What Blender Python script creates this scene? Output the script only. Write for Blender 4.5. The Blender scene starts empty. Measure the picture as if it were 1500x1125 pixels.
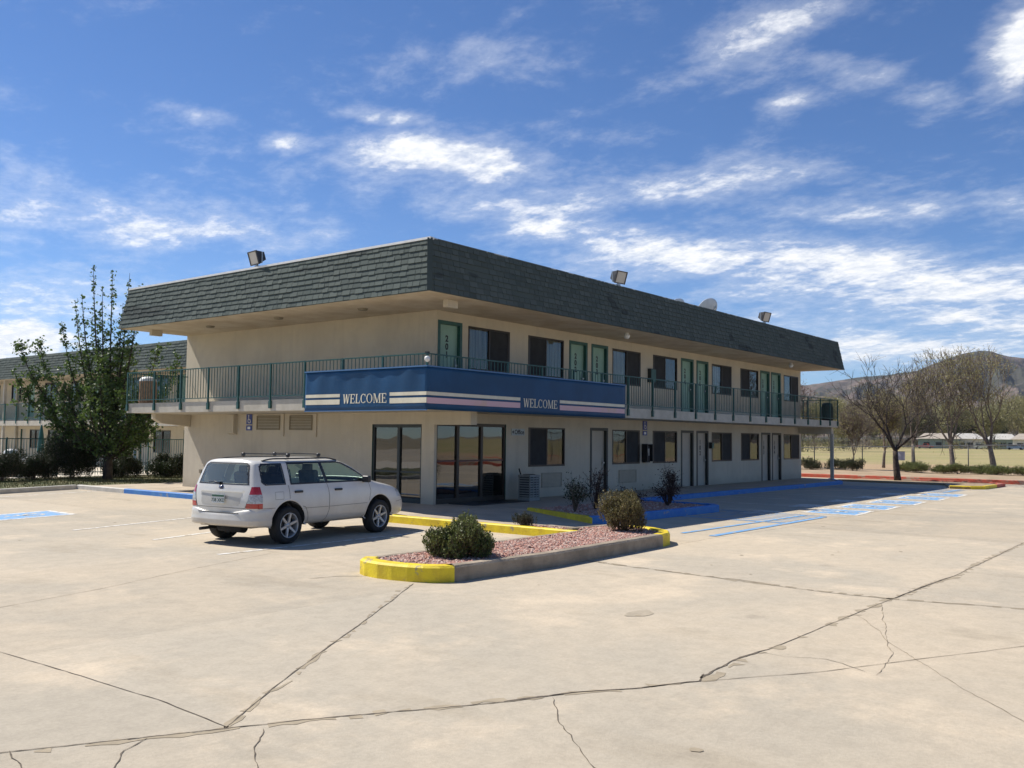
import bpy, bmesh, math, random
import numpy as np
from mathutils import Vector, Matrix
from mathutils.bvhtree import BVHTree
S = bpy.context.scene
COL = S.collection
# ------------------------------------------------------------------ camera
cd = bpy.data.cameras.new('camera'); cam = bpy.data.objects.new('camera', cd); COL.objects.link(cam)
CR = Vector((0.620443, -0.78417, 0.011331)); CU = Vector((-0.052922, -0.027448, 0.998221)); CF = Vector((0.782464, 0.619939, 0.05853))
CAM = Vector((-18.1673, -17.0435, 1.9318))
M = Matrix((( CR.x, CU.x, -CF.x, CAM.x), (CR.y, CU.y, -CF.y, CAM.y), (CR.z, CU.z, -CF.z, CAM.z), (0, 0, 0, 1)))
cam.matrix_world = M
cd.sensor_width = 36; cd.lens = 32.363; cd.clip_start = 0.1; cd.clip_end = 9000
S.camera = cam
S.render.resolution_x = 1024; S.render.resolution_y = 768
# ------------------------------------------------------------------ light
SUN_EL = math.radians(51.0); SUN_AZ = math.radians(104.0)      # azimuth measured from +X towards +Y
sd = bpy.data.lights.new('sun', 'SUN'); so = bpy.data.objects.new('sun', sd); COL.objects.link(so)
sv = Vector((math.cos(SUN_EL) * math.cos(SUN_AZ), math.cos(SUN_EL) * math.sin(SUN_AZ), math.sin(SUN_EL)))
so.rotation_euler = sv.to_track_quat('Z', 'Y').to_euler(); so.location = (0, 0, 60)
sd.energy = 4.6; sd.angle = math.radians(0.5); sd.color = (1.0, 0.95, 0.87)
S.view_settings.view_transform = 'Standard'; S.view_settings.look = 'None'
S.view_settings.exposure = 0.50; S.view_settings.gamma = 1.0; S.view_settings.use_curve_mapping = False
W = bpy.data.worlds.new("World"); S.world = W; W.use_nodes = True

def nn(nt, t, **kw):
    n = nt.nodes.new(t)
    for k, v in kw.items(): setattr(n, k, v)
    return n
def setin(nt, sock, v):
    if isinstance(v, bpy.types.NodeSocket): nt.links.new(v, sock)
    else: sock.default_value = v
def mth(nt, op, a, b=None, c=None, clamp=False):
    n = nn(nt, 'ShaderNodeMath', operation=op); n.use_clamp = clamp
    setin(nt, n.inputs[0], a)
    if b is not None: setin(nt, n.inputs[1], b)
    if c is not None: setin(nt, n.inputs[2], c)
    return n.outputs[0]
def smooth(nt, v, a, b):
    n = nn(nt, 'ShaderNodeMapRange', interpolation_type='SMOOTHSTEP'); n.clamp = True
    setin(nt, n.inputs[0], v); n.inputs[1].default_value = a; n.inputs[2].default_value = b
    return n.outputs[0]
def mixc(nt, f, a, b, bt='MIX'):
    n = nn(nt, 'ShaderNodeMix', data_type='RGBA', blend_type=bt)
    setin(nt, n.inputs[0], f)
    for s, v in ((n.inputs[6], a), (n.inputs[7], b)):
        if isinstance(v, (tuple, list)): v = (*v[:3], 1)
        setin(nt, s, v)
    return n.outputs[2]

def build_world():
    nt = W.node_tree; nt.nodes.clear()
    out = nn(nt, 'ShaderNodeOutputWorld'); bg = nn(nt, 'ShaderNodeBackground'); bg.inputs[1].default_value = 0.08
    sky = nn(nt, 'ShaderNodeTexSky', sky_type='NISHITA'); sky.sun_disc = False
    sky.sun_elevation = SUN_EL; sky.sun_rotation = math.pi / 2 - SUN_AZ; sky.altitude = 2000; sky.air_density = 1.0; sky.dust_density = 0.3; sky.ozone_density = 2.2
    tc = nn(nt, 'ShaderNodeTexCoord'); D = tc.outputs['Generated']
    sep = nn(nt, 'ShaderNodeSeparateXYZ'); nt.links.new(D, sep.inputs[0])
    zc = mth(nt, 'ADD', mth(nt, 'MAXIMUM', sep.outputs[2], 0.0), 0.16)
    px = mth(nt, 'DIVIDE', sep.outputs[0], zc); py = mth(nt, 'DIVIDE', sep.outputs[1], zc)
    cv = nn(nt, 'ShaderNodeCombineXYZ'); nt.links.new(px, cv.inputs[0]); nt.links.new(py, cv.inputs[1])
    # tufts are stretched along the wind
    mp = nn(nt, 'ShaderNodeMapping'); mp.inputs['Rotation'].default_value = (0, 0, math.radians(-62)); mp.inputs['Scale'].default_value = (1.0, 0.8, 1)
    nt.links.new(cv.outputs[0], mp.inputs[0])
    def noise(scale, detail, rough, dist=0.0, lac=2.0):
        n = nn(nt, 'ShaderNodeTexNoise'); n.inputs['Scale'].default_value = scale; n.inputs['Detail'].default_value = detail
        n.inputs['Roughness'].default_value = rough; n.inputs['Distortion'].default_value = dist; n.inputs['Lacunarity'].default_value = lac
        nt.links.new(mp.outputs[0], n.inputs['Vector']); return n.outputs[0]
    n1 = noise(5.0, 9, 0.64, 0.25); n2 = noise(1.4, 3, 0.5); n3 = noise(19, 6, 0.66, 0.15)
    def dirp(x, y):
        return (CF + CR * ((x - 750) / 1348.5) + CU * ((562.5 - y) / 1348.5)).normalized()
    # where the cloud groups stand: centre, half lengths (in 1/1348 rad), tilt, cover
    blobs = [(655, 232, 160, 34, 6, .60), (420, 210, 44, 14, 4, .60), (560, 172, 55, 12, 5, .5), (1040, 266, 118, 26, -6, .50), (800, 305, 95, 38, -10, .54), (690, 310, 90, 26, 0, .34),
             (800, 330, 110, 30, 12, .52), (1000, 375, 200, 36, 6, .60), (1290, 405, 280, 44, 6, .64), (1450, 470, 190, 30, 5, .5), (1150, 440, 130, 40, 0, .30), (1110, 55, 130, 26, -24, .50), (1250, 98, 80, 22, 10, .34),
             (1498, 62, 40, 60, 10, .75), (215, 330, 120, 28, 3, .50), (400, 330, 130, 26, -5, .32), (15, 290, 70, 55, 0, .42), (60, 440, 150, 34, 0, .44), (30, 500, 80, 30, 0, .85), (110, 510, 60, 18, 0, .5),
             (1360, 512, 260, 30, 0, .58), (1250, 470, 100, 30, 0, .4), (700, 90, 100, 36, 0, .30), (1160, 148, 40, 12, -8, .40), (1372, 138, 36, 18, 0, .42), (1430, 300, 160, 30, 0, .30), (300, 170, 50, 12, 10, .36),
             (880, 200, 120, 20, 0, .22), (1230, 310, 120, 20, 0, .28), (440, 350, 90, 20, -12, .36)]
    cover = None
    for bx, by, ra, rb, tilt, w in blobs:
        c = dirp(bx, by); t1 = (dirp(bx + 10 * math.cos(math.radians(tilt)), by + 10 * math.sin(math.radians(tilt))) - c); t1 = (t1 - c * t1.dot(c)).normalized(); t2 = c.cross(t1)
        terms = []
        for t, r in ((t1, ra / 1348.5), (t2, rb / 1348.5)):
            dn = nn(nt, 'ShaderNodeVectorMath', operation='DOT_PRODUCT'); nt.links.new(D, dn.inputs[0]); dn.inputs[1].default_value = t / r
            terms.append(mth(nt, 'MULTIPLY', dn.outputs['Value'], dn.outputs['Value']))
        e = mth(nt, 'MULTIPLY', mth(nt, 'EXPONENT', mth(nt, 'MULTIPLY', mth(nt, 'ADD', *terms), -0.8)), w)
        cover = e if cover is None else mth(nt, 'MAXIMUM', cover, e)
    d = mth(nt, 'ADD', mth(nt, 'MULTIPLY', n1, 1.15), mth(nt, 'MULTIPLY', n2, 0.35))
    d = mth(nt, 'ADD', d, mth(nt, 'MULTIPLY', n3, 0.45))
    d = mth(nt, 'ADD', d, cover)
    dens = smooth(nt, d, 1.20, 1.66)
    thin = mth(nt, 'MULTIPLY', smooth(nt, d, .98, 1.5), 0.32)
    dens = mth(nt, 'MAXIMUM', dens, thin)
    up = smooth(nt, sep.outputs[2], -0.02, 0.02)
    dens = mth(nt, 'MULTIPLY', dens, up)
    dens = mth(nt, 'MULTIPLY', dens, 0.93)
    hs = nn(nt, 'ShaderNodeHueSaturation'); hs.inputs['Saturation'].default_value = 1.12; hs.inputs['Value'].default_value = 1.0
    nt.links.new(sky.outputs[0], hs.inputs['Color'])
    skc = mixc(nt, 1.0, hs.outputs[0], (0.70, 0.88, 1.10), 'MULTIPLY')
    shade = mixc(nt, smooth(nt, n3, 0.35, 0.65), (8.2, 8.5, 8.9), (10.6, 10.5, 10.4))
    nt.links.new(mixc(nt, dens, skc, shade), bg.inputs[0]); nt.links.new(bg.outputs[0], out.inputs[0])
build_world()

# ------------------------------------------------------------------ helpers
R = random.Random(7)
rad = math.radians
MATS = {}
def mat(name, col, rough=0.7, var=0.0, scale=3.0, bump=0.0, bscale=40.0, metal=0.0, col2=None, spec=0.5, detail=5, lo=0.35, hi=0.65, coat=0.0, stretch=None, backs=None):
    """principled surface whose colour drifts between col and col2 with noise"""
    if name in MATS: return MATS[name]
    m = bpy.data.materials.new(name); m.use_nodes = True; nt = m.node_tree; b = nt.nodes['Principled BSDF']
    b.inputs['Roughness'].default_value = rough; b.inputs['Metallic'].default_value = metal; b.inputs['Specular IOR Level'].default_value = spec
    b.inputs['Coat Weight'].default_value = coat
    tc = nn(nt, 'ShaderNodeTexCoord'); vec = tc.outputs['Object']
    if stretch:
        mp = nn(nt, 'ShaderNodeMapping'); mp.inputs['Scale'].default_value = stretch; nt.links.new(vec, mp.inputs[0]); vec = mp.outputs[0]
    if col2 is None: col2 = tuple(c * (1 - var) for c in col)
    if var > 0 or col2 != col:
        n = nn(nt, 'ShaderNodeTexNoise'); n.inputs['Scale'].default_value = scale; n.inputs['Detail'].default_value = detail; n.inputs['Roughness'].default_value = 0.6
        nt.links.new(vec, n.inputs['Vector'])
        c = mixc(nt, smooth(nt, n.outputs[0], lo, hi), col, col2); nt.links.new(c, b.inputs['Base Color'])
    else: b.inputs['Base Color'].default_value = (*col, 1)
    if bump > 0:
        n = nn(nt, 'ShaderNodeTexNoise'); n.inputs['Scale'].default_value = bscale; n.inputs['Detail'].default_value = 4; nt.links.new(vec, n.inputs['Vector'])
        bp = nn(nt, 'ShaderNodeBump'); bp.inputs['Strength'].default_value = bump; bp.inputs['Distance'].default_value = 0.02
        nt.links.new(n.outputs[0], bp.inputs['Height']); nt.links.new(bp.outputs[0], b.inputs['Normal'])
    MATS[name] = m; return m
def glass(name, tint, refl=1.0, see=0.6, base=(0.02, 0.025, 0.025)):
    """one thin pane: fresnel mirror over a tinted see-through sheet"""
    if name in MATS: return MATS[name]
    m = bpy.data.materials.new(name); m.use_nodes = True; nt = m.node_tree; nt.nodes.clear()
    o = nn(nt, 'ShaderNodeOutputMaterial'); tr = nn(nt, 'ShaderNodeBsdfTransparent'); tr.inputs[0].default_value = (*tint, 1)
    df = nn(nt, 'ShaderNodeBsdfDiffuse'); df.inputs[0].default_value = (*base, 1)
    gl = nn(nt, 'ShaderNodeBsdfGlossy'); gl.inputs['Roughness'].default_value = 0.015; gl.inputs[0].default_value = (1, 1, 1, 1)
    tcn = nn(nt, 'ShaderNodeTexCoord'); no = nn(nt, 'ShaderNodeTexNoise'); no.inputs['Scale'].default_value = 1.3; no.inputs['Detail'].default_value = 1
    nt.links.new(tcn.outputs['Object'], no.inputs[0]); bp = nn(nt, 'ShaderNodeBump'); bp.inputs['Strength'].default_value = 0.05; bp.inputs['Distance'].default_value = 0.05
    nt.links.new(no.outputs[0], bp.inputs['Height']); nt.links.new(bp.outputs[0], gl.inputs['Normal'])
    fr = nn(nt, 'ShaderNodeFresnel'); fr.inputs[0].default_value = 1.52
    a = nn(nt, 'ShaderNodeMixShader'); a.inputs[0].default_value = see; nt.links.new(df.outputs[0], a.inputs[1]); nt.links.new(tr.outputs[0], a.inputs[2])
    b = nn(nt, 'ShaderNodeMixShader'); f = mth(nt, 'MULTIPLY_ADD', fr.outputs[0], 1.6 * refl, 0.02 * refl, clamp=True); gg = nn(nt, 'ShaderNodeNewGeometry'); f = mth(nt, 'MULTIPLY', f, mth(nt, 'SUBTRACT', 1.0, gg.outputs['Backfacing'])); nt.links.new(f, b.inputs[0])
    nt.links.new(a.outputs[0], b.inputs[1]); nt.links.new(gl.outputs[0], b.inputs[2]); nt.links.new(b.outputs[0], o.inputs[0])
    MATS[name] = m; return m

class MB:
    """collects faces, then links them as one mesh object"""
    def __init__(s): s.v = []; s.f = []; s.m = []; s.sm = []
    def add(s, vs, fs, mi=0, sm=False):
        o = len(s.v); s.v.extend([tuple(v) for v in vs]); s.f.extend([tuple(i + o for i in f) for f in fs]); s.m.extend([mi] * len(fs)); s.sm.extend([sm] * len(fs)); return s
    def box(s, x0, x1, y0, y1, z0, z1, mi=0):
        if x1 < x0: x0, x1 = x1, x0
        if y1 < y0: y0, y1 = y1, y0
        if z1 < z0: z0, z1 = z1, z0
        v = [(x, y, z) for z in (z0, z1) for y in (y0, y1) for x in (x0, x1)]
        return s.add(v, [(0, 2, 3, 1), (4, 5, 7, 6), (0, 1, 5, 4), (2, 6, 7, 3), (0, 4, 6, 2), (1, 3, 7, 5)], mi)
    def obox(s, c, ax, ay, az, mi=0):
        c, ax, ay, az = map(Vector, (c, ax, ay, az))
        v = [c + ax * i + ay * j + az * k for k in (-1, 1) for j in (-1, 1) for i in (-1, 1)]
        return s.add(v, [(0, 2, 3, 1), (4, 5, 7, 6), (0, 1, 5, 4), (2, 6, 7, 3), (0, 4, 6, 2), (1, 3, 7, 5)], mi)
    def quad(s, a, b, c, d, mi=0): return s.add([a, b, c, d], [(0, 1, 2, 3)], mi)
    def tube(s, pts, rs, n=8, mi=0, cap=True, sm=True):
        pts = [Vector(p) for p in pts]
        if not isinstance(rs, (list, tuple)): rs = [rs] * len(pts)
        vs = []; prev = None
        for i, p in enumerate(pts):
            t = (pts[min(i + 1, len(pts) - 1)] - pts[max(i - 1, 0)]).normalized()
            a = prev if prev is not None else (Vector((0, 0, 1)) if abs(t.z) < .9 else Vector((1, 0, 0)))
            u = (a - t * a.dot(t)); u = u.normalized() if u.length > 1e-6 else t.orthogonal().normalized(); prev = u; w = t.cross(u)
            for k in range(n):
                an = 2 * math.pi * k / n; vs.append(p + (u * math.cos(an) + w * math.sin(an)) * rs[i])
        fs = [(i * n + k, i * n + (k + 1) % n, (i + 1) * n + (k + 1) % n, (i + 1) * n + k) for i in range(len(pts) - 1) for k in range(n)]
        s.add(vs, fs, mi, sm)
        if cap: o = len(s.v) - len(vs); s.f += [tuple(o + k for k in reversed(range(n))), tuple(o + (len(pts) - 1) * n + k for k in range(n))]; s.m += [mi] * 2; s.sm += [False] * 2
        return s
    def lathe(s, prof, c, axis='z', n=24, mi=0, sm=True):
        vs = []
        for r, h in prof:
            for k in range(n):
                a = 2 * math.pi * k / n; x, y = r * math.cos(a), r * math.sin(a)
                p = {'z': (x, y, h), 'y': (x, h, y), 'x': (h, x, y)}[axis]; vs.append((p[0] + c[0], p[1] + c[1], p[2] + c[2]))
        fs = [(i * n + k, i * n + (k + 1) % n, (i + 1) * n + (k + 1) % n, (i + 1) * n + k) for i in range(len(prof) - 1) for k in range(n)]
        return s.add(vs, fs, mi, sm)
    def prism(s, poly, z0, z1, mi=0, mi_side=None):
        n = len(poly); z1s = z1 if isinstance(z1, (list, tuple)) else [z1] * n
        vs = [(x, y, z0) for x, y in poly] + [(p[0], p[1], z) for p, z in zip(poly, z1s)]
        s.add(vs, [tuple(reversed(range(n))), tuple(range(n, 2 * n))], mi)
        s.add(vs, [(i, (i + 1) % n, n + (i + 1) % n, n + i) for i in range(n)], mi if mi_side is None else mi_side); return s
    def build(s, name, mats, parent=None, recalc=True, loc=None):
        me = bpy.data.meshes.new(name)
        me.from_pydata(s.v, [], s.f)
        if not isinstance(mats, (list, tuple)): mats = [mats]
        for m in mats: me.materials.append(m)
        if len(mats) > 1: me.polygons.foreach_set('material_index', s.m)
        if any(s.sm): me.polygons.foreach_set('use_smooth', s.sm)
        me.update()
        if recalc and len(s.f) < 60000:
            bm = bmesh.new(); bm.from_mesh(me); bmesh.ops.recalc_face_normals(bm, faces=bm.faces); bm.to_mesh(me); bm.free()
        o = bpy.data.objects.new(name, me); COL.objects.link(o)
        if parent is not None: o.parent = parent
        if loc: o.location = loc
        return o
def tag(o, label=None, cat=None, group=None, kind=None):
    if label: o['label'] = label
    if cat: o['category'] = cat
    if group: o['group'] = group
    if kind: o['kind'] = kind
    return o
def empty(name, loc=(0, 0, 0), rz=0, label=None, cat=None, group=None, parent=None):
    o = bpy.data.objects.new(name, None); COL.objects.link(o); o.location = loc; o.rotation_euler = (0, 0, rz); o.empty_display_size = 0.2
    if parent: o.parent = parent
    return tag(o, label, cat, group)
def kids(o): return [c for c in COL.objects if c.parent == o]
def copy_tree(o, parent=None):
    c = o.copy(); COL.objects.link(c); c.parent = parent
    for ch in list(o.children): copy_tree(ch, c)
    return c
def in_poly(x, y, poly):
    r = False; n = len(poly)
    for i in range(n):
        x0, y0 = poly[i]; x1, y1 = poly[i - 1]
        if (y0 > y) != (y1 > y) and x < (x1 - x0) * (y - y0) / (y1 - y0) + x0: r = not r
    return r
def text_mesh(txt, size, name, m, parent, loc, rot, bold=0.0, align='CENTER', extrude=0.004, spacing=1.0):
    cu = bpy.data.curves.new(name, 'FONT'); cu.body = txt; cu.size = size; cu.align_x = align; cu.align_y = 'CENTER'; cu.extrude = extrude; cu.offset = bold; cu.space_line = spacing
    t = bpy.data.objects.new(name, cu); COL.objects.link(t); dg = bpy.context.evaluated_depsgraph_get()
    me = bpy.data.meshes.new_from_object(t.evaluated_get(dg)); COL.objects.unlink(t); bpy.data.objects.remove(t)
    me.materials.clear(); me.materials.append(m)
    o = bpy.data.objects.new(name, me); COL.objects.link(o); o.parent = parent; o.location = loc; o.rotation_euler = rot
    return o

# ------------------------------------------------------------------ materials
def concrete_mat():
    m = bpy.data.materials.new('lot_concrete'); m.use_nodes = True; nt = m.node_tree; b = nt.nodes['Principled BSDF']
    tc = nn(nt, 'ShaderNodeTexCoord'); V = tc.outputs['Object']
    def noi(sc, de=5, ro=0.6, st=None, di=0):
        v = V
        if st: mp = nn(nt, 'ShaderNodeMapping'); mp.inputs['Scale'].default_value = st; nt.links.new(V, mp.inputs[0]); v = mp.outputs[0]
        n = nn(nt, 'ShaderNodeTexNoise'); n.inputs['Scale'].default_value = sc; n.inputs['Detail'].default_value = de; n.inputs['Roughness'].default_value = ro; n.inputs['Distortion'].default_value = di
        nt.links.new(v, n.inputs['Vector']); return n.outputs[0]
    c = mixc(nt, smooth(nt, noi(0.23, 6, 0.62, di=0.6), 0.32, 0.68), (0.49, 0.41, 0.30), (0.40, 0.35, 0.27))
    c = mixc(nt, smooth(nt, noi(0.6, 6, 0.65), 0.50, 0.72), c, (0.55, 0.455, 0.33))
    c = mixc(nt, mth(nt, 'MULTIPLY', smooth(nt, noi(1.1, 5, 0.6, (1, .35, 1)), 0.56, 0.70), 0.45), c, (0.34, 0.285, 0.205))
    # slabs poured at different times
    mp = nn(nt, 'ShaderNodeMapping'); mp.inputs['Location'].default_value = (14.46 / 8.25, 13.6 / 4.9, 0); mp.inputs['Scale'].default_value = (1 / 8.25, 1 / 4.9, 0); nt.links.new(V, mp.inputs[0])
    fl = nn(nt, 'ShaderNodeVectorMath', operation='FLOOR'); nt.links.new(mp.outputs[0], fl.inputs[0])
    wn = nn(nt, 'ShaderNodeTexWhiteNoise', noise_dimensions='2D'); nt.links.new(fl.outputs[0], wn.inputs['Vector'])
    sl = mth(nt, 'MULTIPLY_ADD', wn.outputs[0], 0.12, 0.94)
    sp = mth(nt, 'MULTIPLY_ADD', smooth(nt, noi(28, 4, 0.7), 0.3, 0.7), 0.12, 0.93)
    sp2 = mth(nt, 'MULTIPLY_ADD', smooth(nt, noi(5.0, 5, 0.7), 0.34, 0.62), 0.10, 0.94)
    k = mth(nt, 'MULTIPLY', mth(nt, 'MULTIPLY', sl, sp), sp2)
    # dark oil spots
    vo = nn(nt, 'ShaderNodeTexVoronoi', feature='F1'); vo.inputs['Scale'].default_value = 0.55; nt.links.new(V, vo.inputs['Vector'])
    spot = mth(nt, 'MULTIPLY', mth(nt, 'SUBTRACT', 1.0, smooth(nt, mth(nt, 'ADD', vo.outputs['Distance'], mth(nt, 'MULTIPLY', noi(6, 3), 0.12)), 0.09, 0.15)), 0.28)
    c = mixc(nt, spot, c, (0.20, 0.17, 0.13))
    kk = nn(nt, 'ShaderNodeCombineColor'); [nt.links.new(k, kk.inputs[i]) for i in range(3)]
    c = mixc(nt, 1.0, c, kk.outputs[0], 'MULTIPLY')
    nt.links.new(c, b.inputs['Base Color']); b.inputs['Roughness'].default_value = 0.85; b.inputs['Specular IOR Level'].default_value = 0.3
    bp = nn(nt, 'ShaderNodeBump'); bp.inputs['Strength'].default_value = 0.35; bp.inputs['Distance'].default_value = 0.012
    nt.links.new(mth(nt, 'ADD', noi(60, 5, 0.7), mth(nt, 'MULTIPLY', noi(2.2, 3), 1.6)), bp.inputs['Height']); nt.links.new(bp.outputs[0], b.inputs['Normal'])
    return m
M_LOT = concrete_mat()
M_WALK = mat('walk_concrete', (0.46, 0.38, 0.28), 0.85, 0.22, 1.2, 0.3, 50)
M_KERB = mat('kerb_concrete', (0.36, 0.29, 0.21), 0.85, 0.35, 2.5, 0.5, 30)
M_YEL = mat('kerb_yellow', (0.78, 0.60, 0.015), 0.6, 0, 4, 0.3, 40, col2=(0.60, 0.43, 0.02))
def worn(m, under, sc, lo, hi):
    nt = m.node_tree; b = nt.nodes['Principled BSDF']; old = b.inputs['Base Color'].links[0].from_socket; tc = nn(nt, 'ShaderNodeTexCoord'); n = nn(nt, 'ShaderNodeTexNoise'); n.inputs['Scale'].default_value = sc; n.inputs['Detail'].default_value = 7; n.inputs['Roughness'].default_value = .65
    nt.links.new(tc.outputs['Object'], n.inputs[0]); nt.links.new(mixc(nt, smooth(nt, n.outputs[0], lo, hi), old, under), b.inputs['Base Color'])
worn(M_YEL, (.34, .28, .16), 3.2, .60, .66)
M_BLUE = mat('kerb_blue', (0.035, 0.17, 0.50), 0.6, 0, 5, 0.3, 40, col2=(0.06, 0.22, 0.50))
M_PBLUE = mat('paint_blue', (0.14, 0.33, 0.58), 0.7, 0, 7, 0.2, 40, col2=(0.32, 0.40, 0.48), lo=.45, hi=.75)
M_PWHITE = mat('paint_white', (0.72, 0.70, 0.64), 0.7, 0, 9, 0.2, 40, col2=(0.52, 0.46, 0.36), lo=.45, hi=.75)
M_RED = mat('kerb_red', (0.50, 0.07, 0.035), 0.7, 0, 3, 0.3, 40, col2=(0.42, 0.13, 0.08))
M_KWHITE = mat('kerb_white', (0.62, 0.58, 0.50), 0.7, 0.2, 3, 0.3, 40)
M_CRACK = mat('joint_dark', (0.15, 0.12, 0.085), 0.95, 0.5, 9)
M_CRACK2 = mat('joint_dust', (0.33, 0.265, 0.18), 0.95, 0.4, 9)
M_WALL = mat('stucco_cream', (0.60, 0.53, 0.40), 0.9, 0, 0.9, 0.8, 45, col2=(0.54, 0.475, 0.36))
M_WALLG = mat('stucco_cream_lower', (0.57, 0.51, 0.40), 0.9, 0, 0.8, 0.8, 45, col2=(0.51, 0.455, 0.355))
M_SOFF = mat('soffit_paint', (0.60, 0.52, 0.40), 0.85, 0, 1.3, 0.2, 50, col2=(0.49, 0.40, 0.28))
def streaks(m, dirt, amt, zlo=None):
    nt = m.node_tree; b = nt.nodes['Principled BSDF']; old = b.inputs['Base Color'].links[0].from_socket; tc = nn(nt, 'ShaderNodeTexCoord')
    mp = nn(nt, 'ShaderNodeMapping'); mp.inputs['Scale'].default_value = (3.2, 3.2, .22); nt.links.new(tc.outputs['Object'], mp.inputs[0]); n = nn(nt, 'ShaderNodeTexNoise'); n.inputs['Scale'].default_value = 1.6; n.inputs['Detail'].default_value = 6; nt.links.new(mp.outputs[0], n.inputs[0])
    f = mth(nt, 'MULTIPLY', smooth(nt, n.outputs[0], .50, .68), amt)
    n2 = nn(nt, 'ShaderNodeTexNoise'); n2.inputs['Scale'].default_value = 2.3; n2.inputs['Detail'].default_value = 7; nt.links.new(tc.outputs['Object'], n2.inputs[0])
    f = mth(nt, 'MAXIMUM', f, mth(nt, 'MULTIPLY', smooth(nt, n2.outputs[0], .56, .64), amt * .6))
    if zlo is not None:      # mud splashed up the foot of the wall
        sep = nn(nt, 'ShaderNodeSeparateXYZ'); nt.links.new(tc.outputs['Object'], sep.inputs[0]); g = mth(nt, 'SUBTRACT', 1, smooth(nt, mth(nt, 'ADD', sep.outputs[2], mth(nt, 'MULTIPLY', n2.outputs[0], -.5)), zlo - .25, zlo + .18)); f = mth(nt, 'MAXIMUM', f, mth(nt, 'MULTIPLY', g, .45))
    nt.links.new(mixc(nt, f, old, dirt), b.inputs['Base Color'])
streaks(M_WALL, (.38, .33, .25), .16); streaks(M_WALLG, (.35, .30, .23), .18, .12); streaks(M_SOFF, (.40, .33, .24), .2)
M_SLAB = mat('slab_paint', (0.50, 0.46, 0.38), 0.8, 0, 2.5, 0.3, 40, col2=(0.42, 0.385, 0.31))
M_GREEN = mat('frame_green', (0.018, 0.095, 0.075), 0.45, 0.25, 5)
M_RAIL = mat('rail_green', (0.016, 0.085, 0.072), 0.45, 0.3, 8)
M_MINT = mat('door_mint', (0.26, 0.42, 0.32), 0.5, 0.12, 2)
M_BEIGE = mat('door_beige', (0.46, 0.41, 0.33), 0.5, 0.1, 2)
M_BRONZE = mat('bronze_frame', (0.045, 0.032, 0.024), 0.4, 0.2, 5, metal=0.3)
M_DGREEN = mat('dark_frame', (0.022, 0.028, 0.026), 0.45, 0.2, 5)
M_BLACK = mat('black', (0.012, 0.012, 0.013), 0.5)
M_METAL = mat('galvanised', (0.42, 0.43, 0.42), 0.4, 0.25, 6, metal=0.7)
M_WHITE = mat('white_enamel', (0.75, 0.75, 0.72), 0.4, 0.08, 4)
M_SCREEN = mat('insect_screen', (0.028, 0.03, 0.032), 0.85, 0.3, 3)
M_CURT = mat('curtain', (0.38, 0.36, 0.32), .9, 0, 14, 0, col2=(0.15, 0.14, 0.13), stretch=(1, 1, 0.03))
M_CURTD = mat('curtain_dark', (0.07, 0.062, 0.055), 0.9, 0, 14, 0, col2=(0.03, 0.03, 0.03), stretch=(1, 1, 0.03))
G_WIN = glass('window_glass', (0.80, 0.82, 0.78), .7, 0.95, (0.05, 0.055, 0.05))
G_STORE = glass('store_glass', (0.50, 0.48, 0.43), 1.15, 0.8, (0.03, 0.03, 0.028))
M_DIRT = mat('dirt', (0.36, 0.25, 0.16), 0.95, 0, 1.5, 0.5, 20, col2=(0.27, 0.21, 0.12))
M_DARKIN = mat('room_dark', (0.07, 0.06, 0.05), 0.9, 0.3, 2)

# ------------------------------------------------------------------ ground
def sheet(name, poly, z, m, kind='structure'):
    b = MB(); b.add([(x, y, z) for x, y in poly], [tuple(range(len(poly)))]); o = b.build(name, m, recalc=False); o.data.update()
    if o.data.polygons[0].normal.z < 0: o.data.flip_normals()
    return tag(o, kind=kind)
M_EARTH = mat('earth', (0.30, 0.235, 0.14), 0.95, 0, 0.02, 0, col2=(0.20, 0.17, 0.09))
sheet('ground', [(-1500, -5600), (5600, -5600), (5600, 5600), (-1500, 5600)], -0.03, M_EARTH)
sheet('parking_lot', [(-90, -62), (31.0, -62), (31.0, 90), (-90, 90)], 0.0, M_LOT)
def field_mat():
    m = bpy.data.materials.new('dry_grass'); m.use_nodes = True; nt = m.node_tree; b = nt.nodes['Principled BSDF']; b.inputs['Roughness'].default_value = 0.95; b.inputs['Specular IOR Level'].default_value = 0.1
    tc = nn(nt, 'ShaderNodeTexCoord'); V = tc.outputs['Object']
    def noi(sc, st=(1, 1, 1)):
        mp = nn(nt, 'ShaderNodeMapping'); mp.inputs['Scale'].default_value = st; nt.links.new(V, mp.inputs[0])
        n = nn(nt, 'ShaderNodeTexNoise'); n.inputs['Scale'].default_value = sc; n.inputs['Detail'].default_value = 5; nt.links.new(mp.outputs[0], n.inputs['Vector']); return n.outputs[0]
    c = mixc(nt, smooth(nt, noi(0.05), 0.4, 0.6), (0.40, 0.33, 0.16), (0.30, 0.285, 0.115))
    c = mixc(nt, smooth(nt, noi(0.35, (1, .4, 1)), 0.45, 0.65), c, (0.37, 0.30, 0.17))
    c = mixc(nt, mth(nt, 'MULTIPLY', smooth(nt, noi(3.0), 0.4, 0.7), 0.4), c, (0.27, 0.22, 0.11))
    sep = nn(nt, 'ShaderNodeSeparateXYZ'); nt.links.new(V, sep.inputs[0])
    c = mixc(nt, mth(nt, 'SUBTRACT', 1.0, smooth(nt, mth(nt, 'ADD', sep.outputs[0], mth(nt, 'MULTIPLY', noi(0.1), 20)), 66, 86)), c, (0.42, 0.30, 0.18))
    nt.links.new(c, b.inputs['Base Color']); return m
sheet('field', [(44, -500), (520, -500), (520, 600), (44, 600)], 0.06, field_mat())
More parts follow.
